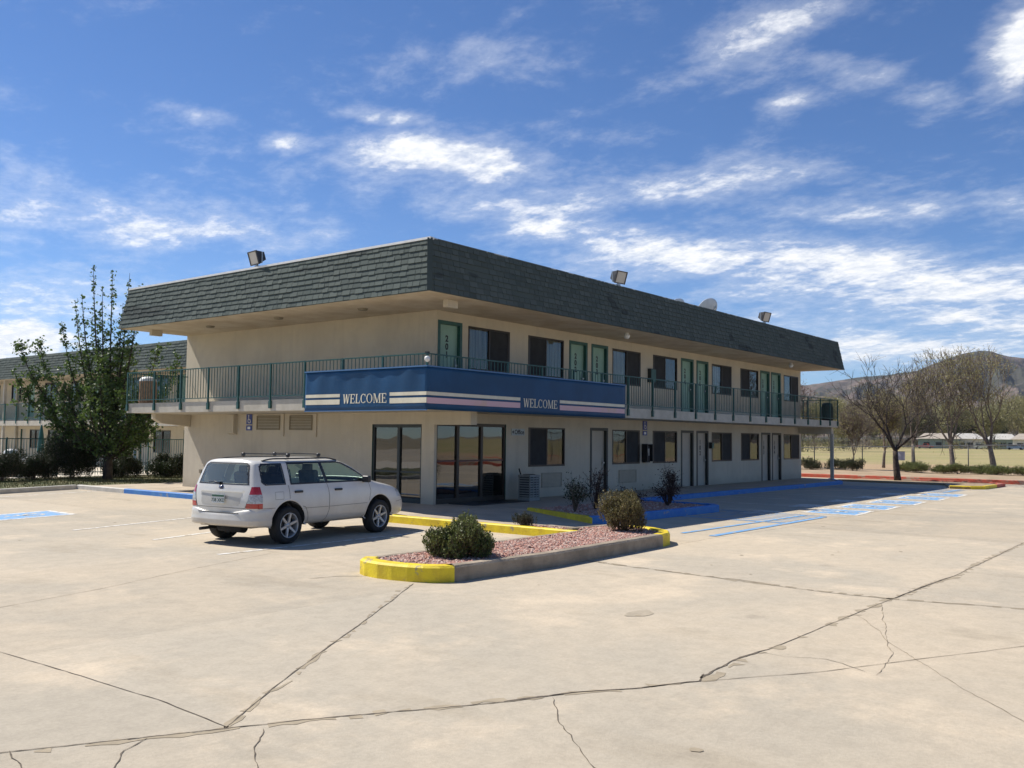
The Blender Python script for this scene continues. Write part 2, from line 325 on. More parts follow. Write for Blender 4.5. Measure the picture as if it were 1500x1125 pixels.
# dirt verge behind the red kerb, a low bank
vb = MB(); vr = random.Random(3); NY = 90
for i, (x, z) in enumerate(((31.15, .13), (34, .17), (38, .20), (42, .22), (46, .10))):
    for j in range(NY + 1): vb.v.append((x, -60 + j * 2.0, z + (vr.uniform(-.03, .03) if 0 < i < 4 else 0)))
for i in range(4):
    for j in range(NY): a = i * (NY + 1) + j; vb.f.append((a, a + NY + 1, a + NY + 2, a + 1)); vb.m.append(0); vb.sm.append(True)
tag(vb.build('dirt_verge', mat('verge_dirt', (0.40, 0.29, 0.19), 0.95, 0, 0.9, 0.5, 12, col2=(0.30, 0.22, 0.13))), kind='structure')

def kerb(name, path, w, h, m, z0=-0.02, closed=False, mi_list=None, rnd=0.02):
    """kerb of width w along a path; the path is the outer (lot side) edge, the kerb lies to its left"""
    P = [Vector((x, y)) for x, y in path]; n = len(P); L = []
    for i in range(n):
        a = P[i - 1] if (i > 0 or closed) else None; c = P[(i + 1) % n] if (i < n - 1 or closed) else None
        ds = []
        if a is not None: ds.append((P[i] - a).normalized())
        if c is not None: ds.append((c - P[i]).normalized())
        t = sum(ds, Vector((0, 0))).normalized(); nr = Vector((-t.y, t.x)); k = 1 / max(0.4, nr.dot(Vector((-ds[0].y, ds[0].x)))); L.append(nr * k)
    sec = [(0, z0), (0.0, h - rnd), (rnd, h), (w - rnd * .6, h), (w, h - rnd * .6), (w, z0)]
    b = MB(); vs = [(P[i].x + L[i].x * s, P[i].y + L[i].y * s, z) for i in range(n) for s, z in sec]; k = len(sec)
    rng = range(n if closed else n - 1)
    b.add(vs, [(i * k + j, ((i + 1) % n) * k + j, ((i + 1) % n) * k + j + 1, i * k + j + 1) for i in rng for j in range(k - 1)])
    if not closed: b.f += [tuple(range(k)), tuple(reversed(range((n - 1) * k, n * k)))]; b.m += [0, 0]; b.sm += [False, False]
    return tag(b.build(name, m), kind='structure')
# far red kerb
kerb('red_kerb', [(31.0, -62), (31.0, 90)][::-1], .22, .19, M_RED)
# walkway round the motel: front walk, side walk and entrance apron
walk = [(-2.28, 14.35), (-2.28, .6), (-0.6, .6), (-0.6, -1.6), (0.55, -2.0), (0.55, -2.75), (5.2, -2.75), (5.3, -2.55), (24.2, -2.55), (26.9, -1.2), (26.9, 0.4), (26.6, 14.35)]
wb = MB(); wb.prism(walk, -0.02, 0.12); tag(wb.build('sidewalk', M_WALK), kind='structure')
ramp = MB(); ramp.add([(-2.28, .6, .118), (-.6, .6, .118), (-.6, -1.6, .118), (.55, -2.0, .118), (.55, -2.75, .10), (-.45, -5.3, .02), (-.80, -7.0, .006), (-1.98, -7.0, .006), (-2.0, -5.0, .02), (-3.34, -5.0, .012), (-3.34, -1.7, .012), (-2.28, -1.3, .05)], [(0, 11, 2, 1), (2, 11, 3), (11, 10, 9), (11, 9, 8), (11, 8, 3), (3, 8, 4), (4, 8, 5), (5, 8, 7), (5, 7, 6)]); tag(ramp.build('sidewalk_apron', M_WALK), kind='structure')
kerb('blue_kerb', [(-2.45, 11.4), (-2.45, -0.1)], .17, .15, M_BLUE)
kerb('white_kerb', [(-2.45, 14.5), (-2.45, 11.4)], .17, .15, M_KWHITE)
kerb('grey_kerb', [(-30, 13.2), (-5.4, 13.45), (-2.45, 14.5)], .17, .15, M_KWHITE)
kerb('yellow_kerb', [(-2.45, -0.1), (-2.6, -1.0), (-3.5, -1.75), (-3.5, -7.12)], .17, .17, M_YEL)
kerb('blue_kerb', [(5.45, -2.75), (24.2, -2.75), (27.0, -1.30)], .18, .15, M_BLUE)
worn(M_BLUE, (.30, .30, .30), 3.0, .62, .68); worn(M_RED, (.36, .26, .19), 1.5, .52, .62); worn(M_PWHITE, (.44, .37, .27), 6, .50, .58); worn(M_PBLUE, (.40, .37, .32), 5, .54, .62)
# grass patch by the tree
M_GRASS = mat('lawn', (0.055, 0.075, 0.018), 0.95, 0, 1.4, 0.6, 30, col2=(0.14, 0.12, 0.05))
sheet('lawn', [(-30, 13.35), (-5.4, 13.6), (-2.4, 14.6), (-2.28, 14.38), (5.0, 14.38), (5.0, 21.2), (-30, 21.2)], 0.105, M_GRASS)
gb = MB(); gr = random.Random(5)
for i in range(16000):
    x = gr.uniform(-14, 5); y = gr.uniform(14.7, 21); h = gr.uniform(.03, .10); a = gr.uniform(0, 6.28); l = gr.uniform(-.03, .03)
    gb.add([(x, y, .10), (x + .02 * math.cos(a), y + .02 * math.sin(a), .10), (x + l, y + l, .10 + h)], [(0, 1, 2)])
tag(gb.build('grass_blades', M_GRASS, recalc=False), kind='stuff')
# pool terrace beyond the fence
sheet('pool_terrace', [(-30, 21.2), (8.4, 21.2), (8.4, 75), (-30, 75)], 0.11, mat('pale_concrete', (0.62, 0.55, 0.44), 0.8, 0.15, 1))

# ------------------------------------------------------------------ joints, cracks, painted marks
def crackline(b, path, w, jit, seed, mi=0, step=0.12, z=0.004, wv=0.5, gap=0.0):
    r = random.Random(seed); pts = []
    for (x0, y0), (x1, y1) in zip(path, path[1:]):
        n = max(1, int(math.hypot(x1 - x0, y1 - y0) / step))
        for i in range(n): t = i / n; pts.append((x0 + (x1 - x0) * t, y0 + (y1 - y0) * t))
    pts.append(path[-1]); off = 0; L = []
    for i, (x, y) in enumerate(pts):
        a = pts[max(0, i - 1)]; c = pts[min(len(pts) - 1, i + 1)]; dx, dy = c[0] - a[0], c[1] - a[1]; l = math.hypot(dx, dy) or 1; nx, ny = -dy / l, dx / l
        off = off * .8 + r.uniform(-jit, jit); ww = .66 * w * r.uniform(1 - wv, 1 + wv) / 2
        if i in (0, len(pts) - 1): ww *= .3
        L.append(((x + nx * (off + ww), y + ny * (off + ww), z), (x + nx * (off - ww), y + ny * (off - ww), z)))
    for i in range(len(L) - 1):
        if r.random() < gap: continue
        b.add([L[i][0], L[i + 1][0], L[i + 1][1], L[i][1]], [(0, 1, 2, 3)], mi)
cb = MB()
crackline(cb, [(-14.5, -8.42), (-14.44, -9.74), (-14.40, -10.8), (-14.46, -11.72)], .014, .005, 1)
crackline(cb, [(-14.5, -8.42), (-14.6, 2.0), (-14.6, 13)], .012, .004, 21, 1, gap=.2)
crackline(cb, [(-14.47, -11.74), (-13.27, -10.92), (-11.75, -9.98), (-10.41, -9.14), (-9.34, -8.43)], .016, .006, 2)
crackline(cb, [(-18.5, -9.2), (-15.62, -11.12), (-15.13, -11.4), (-14.48, -11.75), (-13.81, -12.12), (-13.24, -12.49), (-12.7, -12.81), (-12.27, -13.0), (-11.85, -13.29), (-11.33, -13.58)], .020, .006, 3, 0, .05)
crackline(cb, [(-12.8, -12.75), (-12.27, -13.0), (-11.85, -13.29), (-11.33, -13.58), (-11.1, -13.5)], .026, .006, 33, 0, .04)
crackline(cb, [(-11.33, -13.58), (-10.41, -14.21), (-8.12, -15.36), (-4.5, -17.2)], .012, .006, 4)
crackline(cb, [(-11.25, -13.55), (-10.41, -13.48), (-9.82, -13.55)], .032, .008, 5, 0, .06)
crackline(cb, [(-9.82, -13.55), (-6.39, -13.6), (-3.48, -13.71), (2.3, -13.65), (30, -13.65)], .014, .005, 6)
crackline(cb, [(-6.25, -13.6), (-5.0, -13.64), (-3.6, -13.70)], .03, .008, 66)
crackline(cb, [(-5.87, -8.8), (-6.05, -10.64), (-6.16, -11.73), (-6.31, -12.73), (-6.26, -13.6), (-6.02, -14.28), (-5.76, -15.4), (-5.6, -24)], .020, .014, 7)
crackline(cb, [(-5.80, -8.9), (-5.98, -10.64), (-6.10, -11.73), (-6.25, -12.73)], .05, .02, 77, 1, .1, .003, gap=.35)
crackline(cb, [(-18, -7.4), (-13.59, -6.25), (-12.22, -5.85), (-10.41, -5.13), (-8.61, -4.5)], .013, .004, 8, 1)
crackline(cb, [(-15.57, -11.13), (-15.64, -11.48), (-15.9, -11.9)], .012, .012, 9, 0, .06)
crackline(cb, [(-14.91, -11.54), (-15.13, -11.64), (-15.32, -11.87), (-15.5, -12.1)], .012, .010, 10, 0, .05)
crackline(cb, [(-14.32, -11.94), (-14.69, -12.34), (-14.77, -12.51), (-15.1, -13)], .010, .012, 11, 0, .06)
crackline(cb, [(-12.48, -12.96), (-12.94, -13.38), (-13.27, -13.74), (-13.51, -14.0), (-14, -14.8)], .009, .012, 12, 0, .06)
crackline(cb, [(-10.03, -13.5), (-10.05, -13.78), (-9.89, -14.09), (-10.14, -14.52)], .009, .014, 13, 0, .06)
crackline(cb, [(-6.68, -13.62), (-8.79, -14.29), (-9.84, -15.04), (-10.86, -15.81), (-13, -17)], .008, .012, 14, 1, .08)
crackline(cb, [(-7.6, -13.6), (-8.4, -14.1), (-9.3, -14.5), (-10.2, -14.6)], .008, .014, 15, 1, .08)
crackline(cb, [(-2.75, -8.80), (-1.2, -8.78), (0.9, -8.95), (30, -9.3)], .012, .004, 16, 1)
crackline(cb, [(2.4, -9.0), (2.3, -20)], .012, .004, 17, 1); crackline(cb, [(10.6, -9.1), (10.5, -26)], .012, .004, 18, 1); crackline(cb, [(18.8, -9.1), (18.7, -26)], .012, .004, 19, 1)
crackline(cb, [(-9.3, -7.5), (-9.6, -7.2), (-10.0, -7.1)], .02, .01, 20)
crackline(cb, [(-6.2, -4.2), (-6.0, 4), (-6.1, 13)], .010, .004, 22, 1); crackline(cb, [(-26, 1.5), (-6, 6.2)], .010, .004, 23, 1)
for pth, w_, sd_ in (([(-15.62, -11.12), (-14.48, -11.75), (-13.24, -12.49), (-12.27, -13.0), (-11.33, -13.58)], .10, 31), ([(-11.33, -13.58), (-9.82, -13.55), (-6.39, -13.6), (-3.48, -13.71), (2.3, -13.65)], .12, 32), ([(-5.9, -8.9), (-6.16, -11.73), (-6.26, -13.6), (-5.8, -15.4)], .12, 34), ([(-14.47, -11.74), (-11.75, -9.98), (-9.34, -8.43)], .07, 35)):
    crackline(cb, pth, w_, .03, sd_, 2, .09, .0025, .8, .35)
sr_ = random.Random(8)
for k in range(26):      # drips and bits of grime on the slabs
    x, y = sr_.uniform(-15, 4), sr_.uniform(-16, -9.5) if k % 2 else sr_.uniform(-6, 9); x = x if k % 2 else min(x, -4); q = sr_.uniform(.012, .035)
    cb.add([(x + q * (1 + .4 * sr_.random()) * math.cos(a), y + q * (1 + .4 * sr_.random()) * math.sin(a), .0045) for a in [i * .698 for i in range(9)]], [tuple(range(9))], 2 if k % 3 else 1)
tag(cb.build('pavement_cracks', [M_CRACK, M_CRACK2, mat('joint_stain', (0.37, 0.305, 0.21), .95, .2, 6)], recalc=False), kind='structure')
# patched spot
sheet('pavement_patch', [(-9.15 + .22 * math.cos(a) * (1 + .2 * math.sin(3 * a)), -11.75 + .13 * math.sin(a)) for a in [i * .42 for i in range(15)]], .0035, mat('patch', (0.41, 0.345, 0.25), 0.9, .2, 8))

pw = MB(); pbm = MB(); Zp = 0.005
def stripe(b, a, c, w, z=Zp):
    a = Vector(a); c = Vector(c); t = (c - a).normalized(); n = Vector((-t.y, t.x)) * w / 2
    b.add([(*(a + n), z), (*(c + n), z), (*(c - n), z), (*(a - n), z)], [(0, 3, 2, 1)])
for a, c in (((-9.12, 1.21), (-2.5, 3.05)), ((-8.95, -1.42), (-2.7, 0.40)), ((-9.35, -4.05), (-3.6, -3.95)), ((-13.5, 9.9), (-2.5, 13.0)), ((-13.0, 9.1), (-6.3, 10.9))): stripe(pw, a, c, .10)
def isa(b, ox, oy, ux, uy, s, z):
    """wheelchair symbol laid flat, u = up of the symbol"""
    U = Vector((ux, uy)).normalized() * s; Rr = Vector((U.y, -U.x))
    def P(x, y): return Vector((ox, oy)) + Rr * x + U * y
    def line(pts, w):
        for p, q in zip(pts, pts[1:]): stripe(b, P(*p), P(*q), w * s, z)
    c = [(.02 + .20 * math.cos(t), -.12 + .20 * math.sin(t)) for t in [math.radians(100 + 25 * i) for i in range(10)]]
    line(c, .06); line([(-.06, .26), (-.06, 0), (.14, 0), (.24, -.28), (.32, -.26)], .07); line([(-.05, .14), (.1, .14)], .06)
    hd = [P(-.06 + .06 * math.cos(t * .785), .37 + .06 * math.sin(t * .785)) for t in range(8)]
    b.add([(*q, z) for q in hd], [tuple(range(8))])
def pad(poly, up):
    c = sum((Vector(q) for q in poly), Vector((0, 0))) / 4
    inn = [c + (Vector(q) - c) * .84 for q in poly]
    pbm.add([(*q, Zp) for q in inn], [(0, 1, 2, 3)])
    for i in range(4):
        j = (i + 1) % 4; pw.add([(*poly[i], Zp), (*poly[j], Zp), (*inn[j], Zp), (*inn[i], Zp)], [(0, 1, 2, 3)])
    s = (Vector(poly[0]) - Vector(poly[1])).length * .8; isa(pw, c.x, c.y, up[0], up[1], s, Zp + .004)
pad([(-7.25, 4.75), (-7.20, 6.25), (-9.15, 5.75), (-9.30, 4.25)], (-1, 0))
# stalls on the shaded side: white stripes and pads at their mouths
for x in (7.5, 10.1, 13.0, 16.0, 18.7): pad([(x - 1.0, -9.1), (x + .95, -8.95), (x + .95, -7.45), (x - 1.0, -7.55)], (0, -1))
for x in (5.2, 8.6, 11.6, 14.4, 17.2):
    pw.add([(x - .2, -7.25, Zp), (x + 1.2, -7.15, Zp), (x + 1.2, -6.35, Zp), (x - .2, -6.45, Zp)], [(0, 1, 2, 3)])
for x in (5.9, 8.75, 11.7, 14.5, 17.3, 20.3, 23.2): stripe(pw, (x, -3.0), (x, -9.0), .10)
for x in (2.9, 5.6): stripe(pbm, (x, -2.95 if x > 5 else -5.9), (x, -8.6), .12)
for x0 in (20.6,):
    for k in range(7): stripe(pbm, (x0 + k * .42, -3.1), (x0 + k * .42, -8.2), .11)
for k in range(6): stripe(pbm, (3.1 + k * .42, -6.0), (3.1 + k * .42, -8.5), .10, Zp + .0)
stripe(pbm, (-1.0, -8.62), (5.4, -8.62), .16, Zp + .004); stripe(pbm, (-0.9, -7.9), (5.6, -8.05), .12, Zp + .004)
stripe(pbm, (20.4, -7.9), (23.4, -7.85), .14, Zp + .004)
tag(pw.build('painted_lines', M_PWHITE, recalc=False), kind='structure'); tag(pbm.build('blue_painted_lines', M_PBLUE, recalc=False), kind='structure')
for o in (COL.objects['painted_lines'], COL.objects['blue_painted_lines']):
    for p in o.data.polygons:
        if p.normal.z < 0: p.flip()

# ------------------------------------------------------------------ planter islands
Y0, Y1 = -8.80, -7.15
isl_out = [(-9.05, Y1), (-9.22, -7.26), (-9.31, -7.45), (-9.35, -7.75), (-9.33, -8.0), (-9.28, -8.25), (-9.20, -8.46), (-9.07, -8.64), (-8.90, -8.76), (-6.9, -8.90), (-3.32, -8.80), (-2.95, -8.74), (-2.55, -8.50), (-2.22, -8.0), (-2.02, -7.4), (-1.98, -6.95), (-3.38, -6.72)]
kerb('island_kerb', isl_out[8:11], .20, .22, M_KERB, rnd=.03)
kerb('island_kerb_yellow', isl_out[0:9], .22, .22, M_YEL, rnd=.03)
kerb('island_kerb_yellow', isl_out[10:15], .20, .225, M_YEL, rnd=.03)
kerb('island_kerb', isl_out[14:17], .16, .21, M_KERB, rnd=.03)
kerb('island_kerb', [(-3.5, Y1 + .02), (-9.05, Y1 + .02)], .14, .20, M_KERB, rnd=.02)
bed1 = [(-9.2, -7.25), (-9.2, -8.3), (-8.85, -8.65), (-3.0, -8.7), (-2.4, -8.3), (-2.1, -7.3), (-2.1, -6.98), (-3.34, -6.78), (-3.34, -7.2)]
M_BED = mat('bed_soil', (0.20, 0.12, 0.09), 0.95, 0, 3, 0.6, 25, col2=(0.13, 0.09, 0.06))
sheet('planting_bed', bed1, .165, M_BED); sheet('planting_bed', [(-3.34, -6.70), (-2.0, -6.92), (-2.0, -4.95), (-3.34, -4.95)], .045, M_BED)
kerb('island_kerb', [(-1.98, -6.9), (-1.98, -4.95)], .12, .07, M_KERB)
bed2 = [(0.60, -2.85), (-0.45, -5.45), (0.0, -5.62), (5.0, -5.72), (5.25, -2.85)]
b2 = MB(); b2.prism(bed2, -.01, .135); tag(b2.build('planting_bed', M_BED), kind='structure')
kerb('planter_kerb_yellow', [(0.55, -2.75), (-0.62, -5.50)], .14, .17, M_YEL)
kerb('planter_kerb_blue', [(-0.62, -5.50), (-0.2, -5.74), (4.95, -5.92), (5.35, -5.6), (5.45, -2.75)], .18, .19, M_BLUE)

M_STONE = mat('lava_stone', (0.46, 0.23, 0.17), 0.9, 0, 9, 0.3, 60, col2=(0.34, 0.20, 0.16), lo=.4, hi=.6)
M_STONE2 = mat('pale_stone', (0.58, 0.42, 0.34), 0.9, 0.25, 9)
def gravel(name, poly, n, z, seed, r0=.016, r1=.042):
    bm = bmesh.new(); bmesh.ops.create_icosphere(bm, subdivisions=1, radius=1); base = np.array([v.co[:] for v in bm.verts]); F = np.array([[v.index for v in f.verts] for f in bm.faces]); bm.free()
    rg = np.random.default_rng(seed); xs = [q[0] for q in poly]; ys = [q[1] for q in poly]; P = []
    while len(P) < n:
        x = rg.uniform(min(xs), max(xs)); y = rg.uniform(min(ys), max(ys))
        if in_poly(x, y, poly): P.append((x, y))
    P = np.array(P); s = rg.uniform(r0, r1, (n, 1, 3)) * rg.uniform(.7, 1.1, (n, 12, 1)); a = rg.uniform(0, 6.28, n)
    V = base[None] * s; ca, sa = np.cos(a)[:, None], np.sin(a)[:, None]
    X = V[..., 0] * ca - V[..., 1] * sa + P[:, 0:1]; Y = V[..., 0] * sa + V[..., 1] * ca + P[:, 1:2]; Z = V[..., 2] * .75 + z + rg.uniform(0, .022, (n, 1))
    V = np.stack([X, Y, Z], -1).reshape(-1, 3); FF = (F[None] + 12 * np.arange(n)[:, None, None]).reshape(-1, 3)
    me = bpy.data.meshes.new(name); me.from_pydata(V.tolist(), [], FF.tolist()); me.materials.append(M_STONE); me.materials.append(M_STONE2)
    me.polygons.foreach_set('material_index', np.repeat((rg.uniform(0, 1, n) < .33).astype(int), 20)); me.update()
    o = bpy.data.objects.new(name, me); COL.objects.link(o); return tag(o, kind='stuff')
gravel('gravel', [(-9.15, -7.3), (-9.1, -8.3), (-8.8, -8.58), (-3.0, -8.62), (-2.5, -8.25), (-2.2, -7.3), (-2.2, -7.02), (-3.3, -6.86), (-3.3, -7.2)], 8500, .17, 1)
gravel('gravel', [(-2.2, -6.8), (-3.28, -6.65), (-3.28, -5.0), (-2.2, -5.0)], 900, .05, 4)
gravel('gravel', [(0.62, -3.0), (-0.35, -5.35), (0.0, -5.5), (4.9, -5.65), (5.15, -3.0)], 3500, .14, 2, .02, .05)
# end island of the stalls with its kerb
e = [(24.0, -7.3), (24.1, -8.1), (24.6, -8.5), (28.2, -8.6), (29.2, -7.9), (29.4, -2.0), (27.3, -1.4), (27.0, -6.4)]
eb = MB(); eb.prism(e, -.01, .09); tag(eb.build('end_island_soil', M_DIRT), kind='structure')
kerb('end_island_kerb_yellow', [(24.0, -7.3), (24.1, -8.1), (24.6, -8.55), (26.6, -8.62)], .15, .14, M_YEL)
kerb('end_island_kerb_red', [(26.6, -8.62), (28.2, -8.66), (29.3, -7.9), (29.5, -2.0)], .15, .14, M_RED)

# ------------------------------------------------------------------ the motel
BW, BL = 26.35, 11.95
ZG, ZS0, ZS1, ZR, ZC, ZT = 0.12, 2.61, 2.92, 3.94, 5.38, 6.70
WR_, WL_ = -1.82, -2.23           # walkway edges
RYb, RYt, RXb, RXt = -2.135, -1.915, -2.52, -2.30
motel = empty('motel_building', (0, 0, 0), label='two storey cream stucco motel with grey green shingled mansard roof and railed balcony', cat='motel')
def wall_holes(b, frame, u0, u1, z0, z1, holes, mi=0, mir=1):
    """frame(u, d, z) -> point; holes (u0,u1,z0,z1,depth). d is depth into the wall"""
    us = sorted({u0, u1, *[h[0] for h in holes], *[h[1] for h in holes]}); zs = sorted({z0, z1, *[h[2] for h in holes], *[h[3] for h in holes]})
    for a, c in zip(us, us[1:]):
        for e, g in zip(zs, zs[1:]):
            mu, mz = (a + c) / 2, (e + g) / 2
            if any(h[0] < mu < h[1] and h[2] < mz < h[3] for h in holes): continue
            b.quad(frame(a, 0, e), frame(c, 0, e), frame(c, 0, g), frame(a, 0, g), mi)
    for h in holes:
        a, c, e, g, d = h
        b.quad(frame(a, 0, e), frame(a, d, e), frame(a, d, g), frame(a, 0, g), mir); b.quad(frame(c, 0, e), frame(c, d, e), frame(c, d, g), frame(c, 0, g), mir)
        b.quad(frame(a, 0, g), frame(a, d, g), frame(c, d, g), frame(c, 0, g), mir); b.quad(frame(a, 0, e), frame(a, d, e), frame(c, d, e), frame(c, 0, e), mir)
FR = lambda u, d, z: (u, d, z)                 # street face, y = 0, into +y
FL = lambda u, d, z: (d, u, z)                 # side face, x = 0, into +x
WU = [(1.33, 3.21, 'L'), (4.12, 6.0, 'R'), (8.94, 10.84, 'L'), (11.75, 13.61, 'R'), (16.59, 18.45, 'L'), (19.35, 21.23, 'R'), (24.2, 26.01, 'L')]
DU = [(0.12, 1.02, '201'), (6.36, 7.33, '202'), (7.66, 8.60, '203'), (13.97, 14.93, '204'), (15.27, 16.22, '205'), (21.51, 22.47, '206'), (22.72, 23.78, '207')]
WD = [(4.18, 6.10, 'R'), (8.96, 10.80, 'L'), (11.74, 13.61, 'R'), (16.58, 18.47, 'L'), (19.39, 21.28, 'R'), (24.15, 26.10, 'L')]
DD = [(7.62, 8.62, ''), (13.97, 14.93, ''), (15.27, 16.22, '102'), (21.60, 22.52, '103'), (22.80, 23.80, '104')]
RD = .13
b = MB()
wall_holes(b, FR, 0, BW, ZS0 - .02, ZC, [(a, c, 3.84, 5.08, .10) for a, c, s in WU] + [(a, c, ZS1 - .31, 5.12, RD) for a, c, s in DU])
wall_holes(b, FL, 0, BL, ZS0 - .02, ZC, [])
b.quad((BW, 0, 0), (BW, BL, 0), (BW, BL, ZC), (BW, 0, ZC)); b.quad((0, BL, 0), (BW, BL, 0), (BW, BL, ZC), (0, BL, ZC))
b.build('upper_wall', [M_WALL, M_GREEN], motel, recalc=False)
b = MB()
wall_holes(b, FR, 0, BW, 0, ZS0 - .02, [(a, c, 1.06, 2.26, .10) for a, c, s in WD] + [(a, c, .0, 2.28, RD) for a, c, s in DD] + [(.10, 3.09, .0, 2.33, .12)])
wall_holes(b, FL, 0, BL, 0, ZS0 - .02, [(.47, 2.42, .0, 2.28, .14)])
b.build('ground_floor_wall', [M_WALLG, M_GREEN], motel, recalc=False)
# floors and lobby inside
b = MB(); b.box(.2, BW - .1, .2, BL - .1, ZS0 + .03, ZS1 - .03); b.box(.2, BW - .1, .20, BL - .1, 0.02, .10); b.box(6.2, 6.3, .15, BL - .1, .1, ZS0); b.box(.15, 6.2, 5.0, 5.1, .1, ZS0)
b.box(.15, BW - .1, 0.9, 1.0, ZS1, ZC - .02); b.box(6.3, BW - .1, .9, 1.0, .1, ZS0)
b.build('interior_wall', M_DARKIN, motel)
b = MB(); b.box(2.2, 4.6, 2.6, 3.2, .1, 1.15); b.box(2.1, 4.7, 2.5, 3.3, 1.15, 1.2); b.box(.5, 1.1, 3.6, 4.4, .1, .5); b.box(.5, .7, 3.6, 4.4, .5, .95)
b.build('lobby_counter', mat('lobby_wood', (0.16, 0.07, 0.035), .5, .3, 4), motel)
# slab
b = MB(); b.box(WL_, BW - .05, WR_, 0, ZS0, ZS1); b.box(WL_, 0, 0.0, BL - .15, ZS0, ZS1)
sl = b.build('balcony_slab', M_SLAB, motel)
# beams under the slab ends
b = MB(); b.box(-.012, .24, -1.30, -0.002, 2.265, ZS0); b.build('beam', M_WALLG, motel); b = MB()
b.add([(-.02, BL - .4, 2.20), (-.02, BL - .4, ZS0), (-1.35, BL - .4, ZS0), (-1.35, BL - .4, 2.44), (-1.1, BL - .4, 2.30), (-.02, BL - .16, 2.20), (-.02, BL - .16, ZS0), (-1.35, BL - .16, ZS0), (-1.35, BL - .16, 2.44), (-1.1, BL - .16, 2.30)],
      [(0, 1, 2, 3, 4), (9, 8, 7, 6, 5), (0, 5, 6, 1), (1, 6, 7, 2), (2, 7, 8, 3), (3, 8, 9, 4), (4, 9, 5, 0)])
b.build('beam', M_WALLG, motel)
b = MB(); b.box(BW - .33, BW - .07, -1.62, -.002, 2.30, ZS0); b.build('beam', M_WALLG, motel)
b = MB(); b.box(BW - .27, BW - .13, -1.66, -1.52, .12, 2.30); b.box(BW - .31, BW - .09, -1.70, -1.48, .12, .14); b.build('support_post', M_SLAB, motel)
# roof
b = MB()
b.box(RXt + .03, BW, RYt + .03, BL - .05, 6.46, 6.5)      # deck
roof_b = [(RXb, RYb), (BW + .03, RYb), (BW + .03, BL + .02), (RXb, BL + .02)]; roof_t = [(RXt, RYt), (BW - .2, RYt), (BW - .2, BL - .2), (RXt, BL - .2)]
b.build('roof_deck', mat('roof_felt', (0.12, .12, .11), .9, .2, 2), motel)
M_SH = bpy.data.materials.new('shingle'); M_SH.use_nodes = True
def shingle_mat(m):
    nt = m.node_tree; bs = nt.nodes['Principled BSDF']; bs.inputs['Roughness'].default_value = .9; bs.inputs['Specular IOR Level'].default_value = .2
    at = nn(nt, 'ShaderNodeAttribute', attribute_name='tab'); tc = nn(nt, 'ShaderNodeTexCoord')
    n = nn(nt, 'ShaderNodeTexNoise'); n.inputs['Scale'].default_value = .7; n.inputs['Detail'].default_value = 5; nt.links.new(tc.outputs['Object'], n.inputs[0])
    g = nn(nt, 'ShaderNodeTexNoise'); g.inputs['Scale'].default_value = 120; nt.links.new(tc.outputs['Object'], g.inputs[0])
    c = mixc(nt, at.outputs['Fac'], (0.066, 0.084, 0.076), (0.130, 0.152, 0.134))
    c = mixc(nt, mth(nt, 'MULTIPLY', smooth(nt, n.outputs[0], .42, .62), .35), c, (0.085, 0.11, 0.10))
    c = mixc(nt, mth(nt, 'MULTIPLY', g.outputs[0], .35), c, (0.045, 0.05, 0.048))
    mp = nn(nt, 'ShaderNodeMapping'); mp.inputs['Scale'].default_value = (.55, .12, 1.5); mp.inputs['Location'].default_value = (3.1, 0, .4); nt.links.new(tc.outputs['Object'], mp.inputs[0]); pn = nn(nt, 'ShaderNodeTexNoise'); pn.inputs['Scale'].default_value = 1.1; pn.inputs['Detail'].default_value = 2; nt.links.new(mp.outputs[0], pn.inputs[0])
    c = mixc(nt, mth(nt, 'MULTIPLY', smooth(nt, pn.outputs[0], .63, .66), .5), c, (0.022, 0.026, 0.028))      # tabs torn off, felt showing
    nt.links.new(c, bs.inputs['Base Color'])
shingle_mat(M_SH)
def mansard(A, Bp, At, Bt, seed, rows=9, tab=.24, missing=()):
    """one sloping face: courses lapped like real shingles, with alternate raised tabs"""
    A, Bp, At, Bt = map(Vector, (A, Bp, At, Bt)); r = random.Random(seed); b = MB(); cols = []
    L = (Bp - A).length; e = (Bp - A).normalized(); up = (At - A); nrm = e.cross(up).normalized()
    def P(u, v, o): # u along bottom 0..1, v up 0..1
        p = A.lerp(Bp, u); q = At.lerp(Bt, u); return p.lerp(q, v) + nrm * o
    for k in range(rows):
        v0, v1 = k / rows, (k + 1) / rows; n = int(L / tab)
        b.add([P(0, v0, .020), P(1, v0, .020), P(1, v1, .004), P(0, v1, .004)], [(0, 1, 2, 3)]); cols += [.35]
        b.add([P(0, v0, -.01), P(1, v0, -.01), P(1, v0, .020), P(0, v0, .020)], [(0, 1, 2, 3)]); cols += [.0]
        u = -r.uniform(0, tab) / L
        while u < 1:
            w = r.choice([.75, 1, 1, 1.3]) * tab / L; c = r.random(); a, d = max(0, u), min(1, u + w - .012 / L)
            if d > a:
                o = .034 if c > .42 else .026
                vv0 = v0 - (.0 if c > .42 else -.012); hole = any(m0 < u < m1 and k in ks for m0, m1, ks in missing)
                if not hole:
                    tn = .5 * c + .3 * r.random()
                    b.add([P(a, vv0, o), P(d, vv0, o), P(d, v1, .008), P(a, v1, .008)], [(0, 1, 2, 3)]); cols += [tn]
                    b.add([P(a, vv0, .018), P(d, vv0, .018), P(d, vv0, o), P(a, vv0, o)], [(0, 1, 2, 3)]); cols += [0]
                    b.add([P(a, vv0, .018), P(a, vv0, o), P(a, v1, .008), P(a, v1, .004)], [(0, 1, 2, 3)]); cols += [0]
                    b.add([P(d, vv0, .018), P(d, vv0, o), P(d, v1, .008), P(d, v1, .004)], [(0, 1, 2, 3)]); cols += [0]
            u += w
    o = b.build('mansard_face', M_SH, motel, recalc=False)
    at = o.data.attributes.new('tab', 'FLOAT', 'FACE'); at.data.foreach_set('value', cols); return o
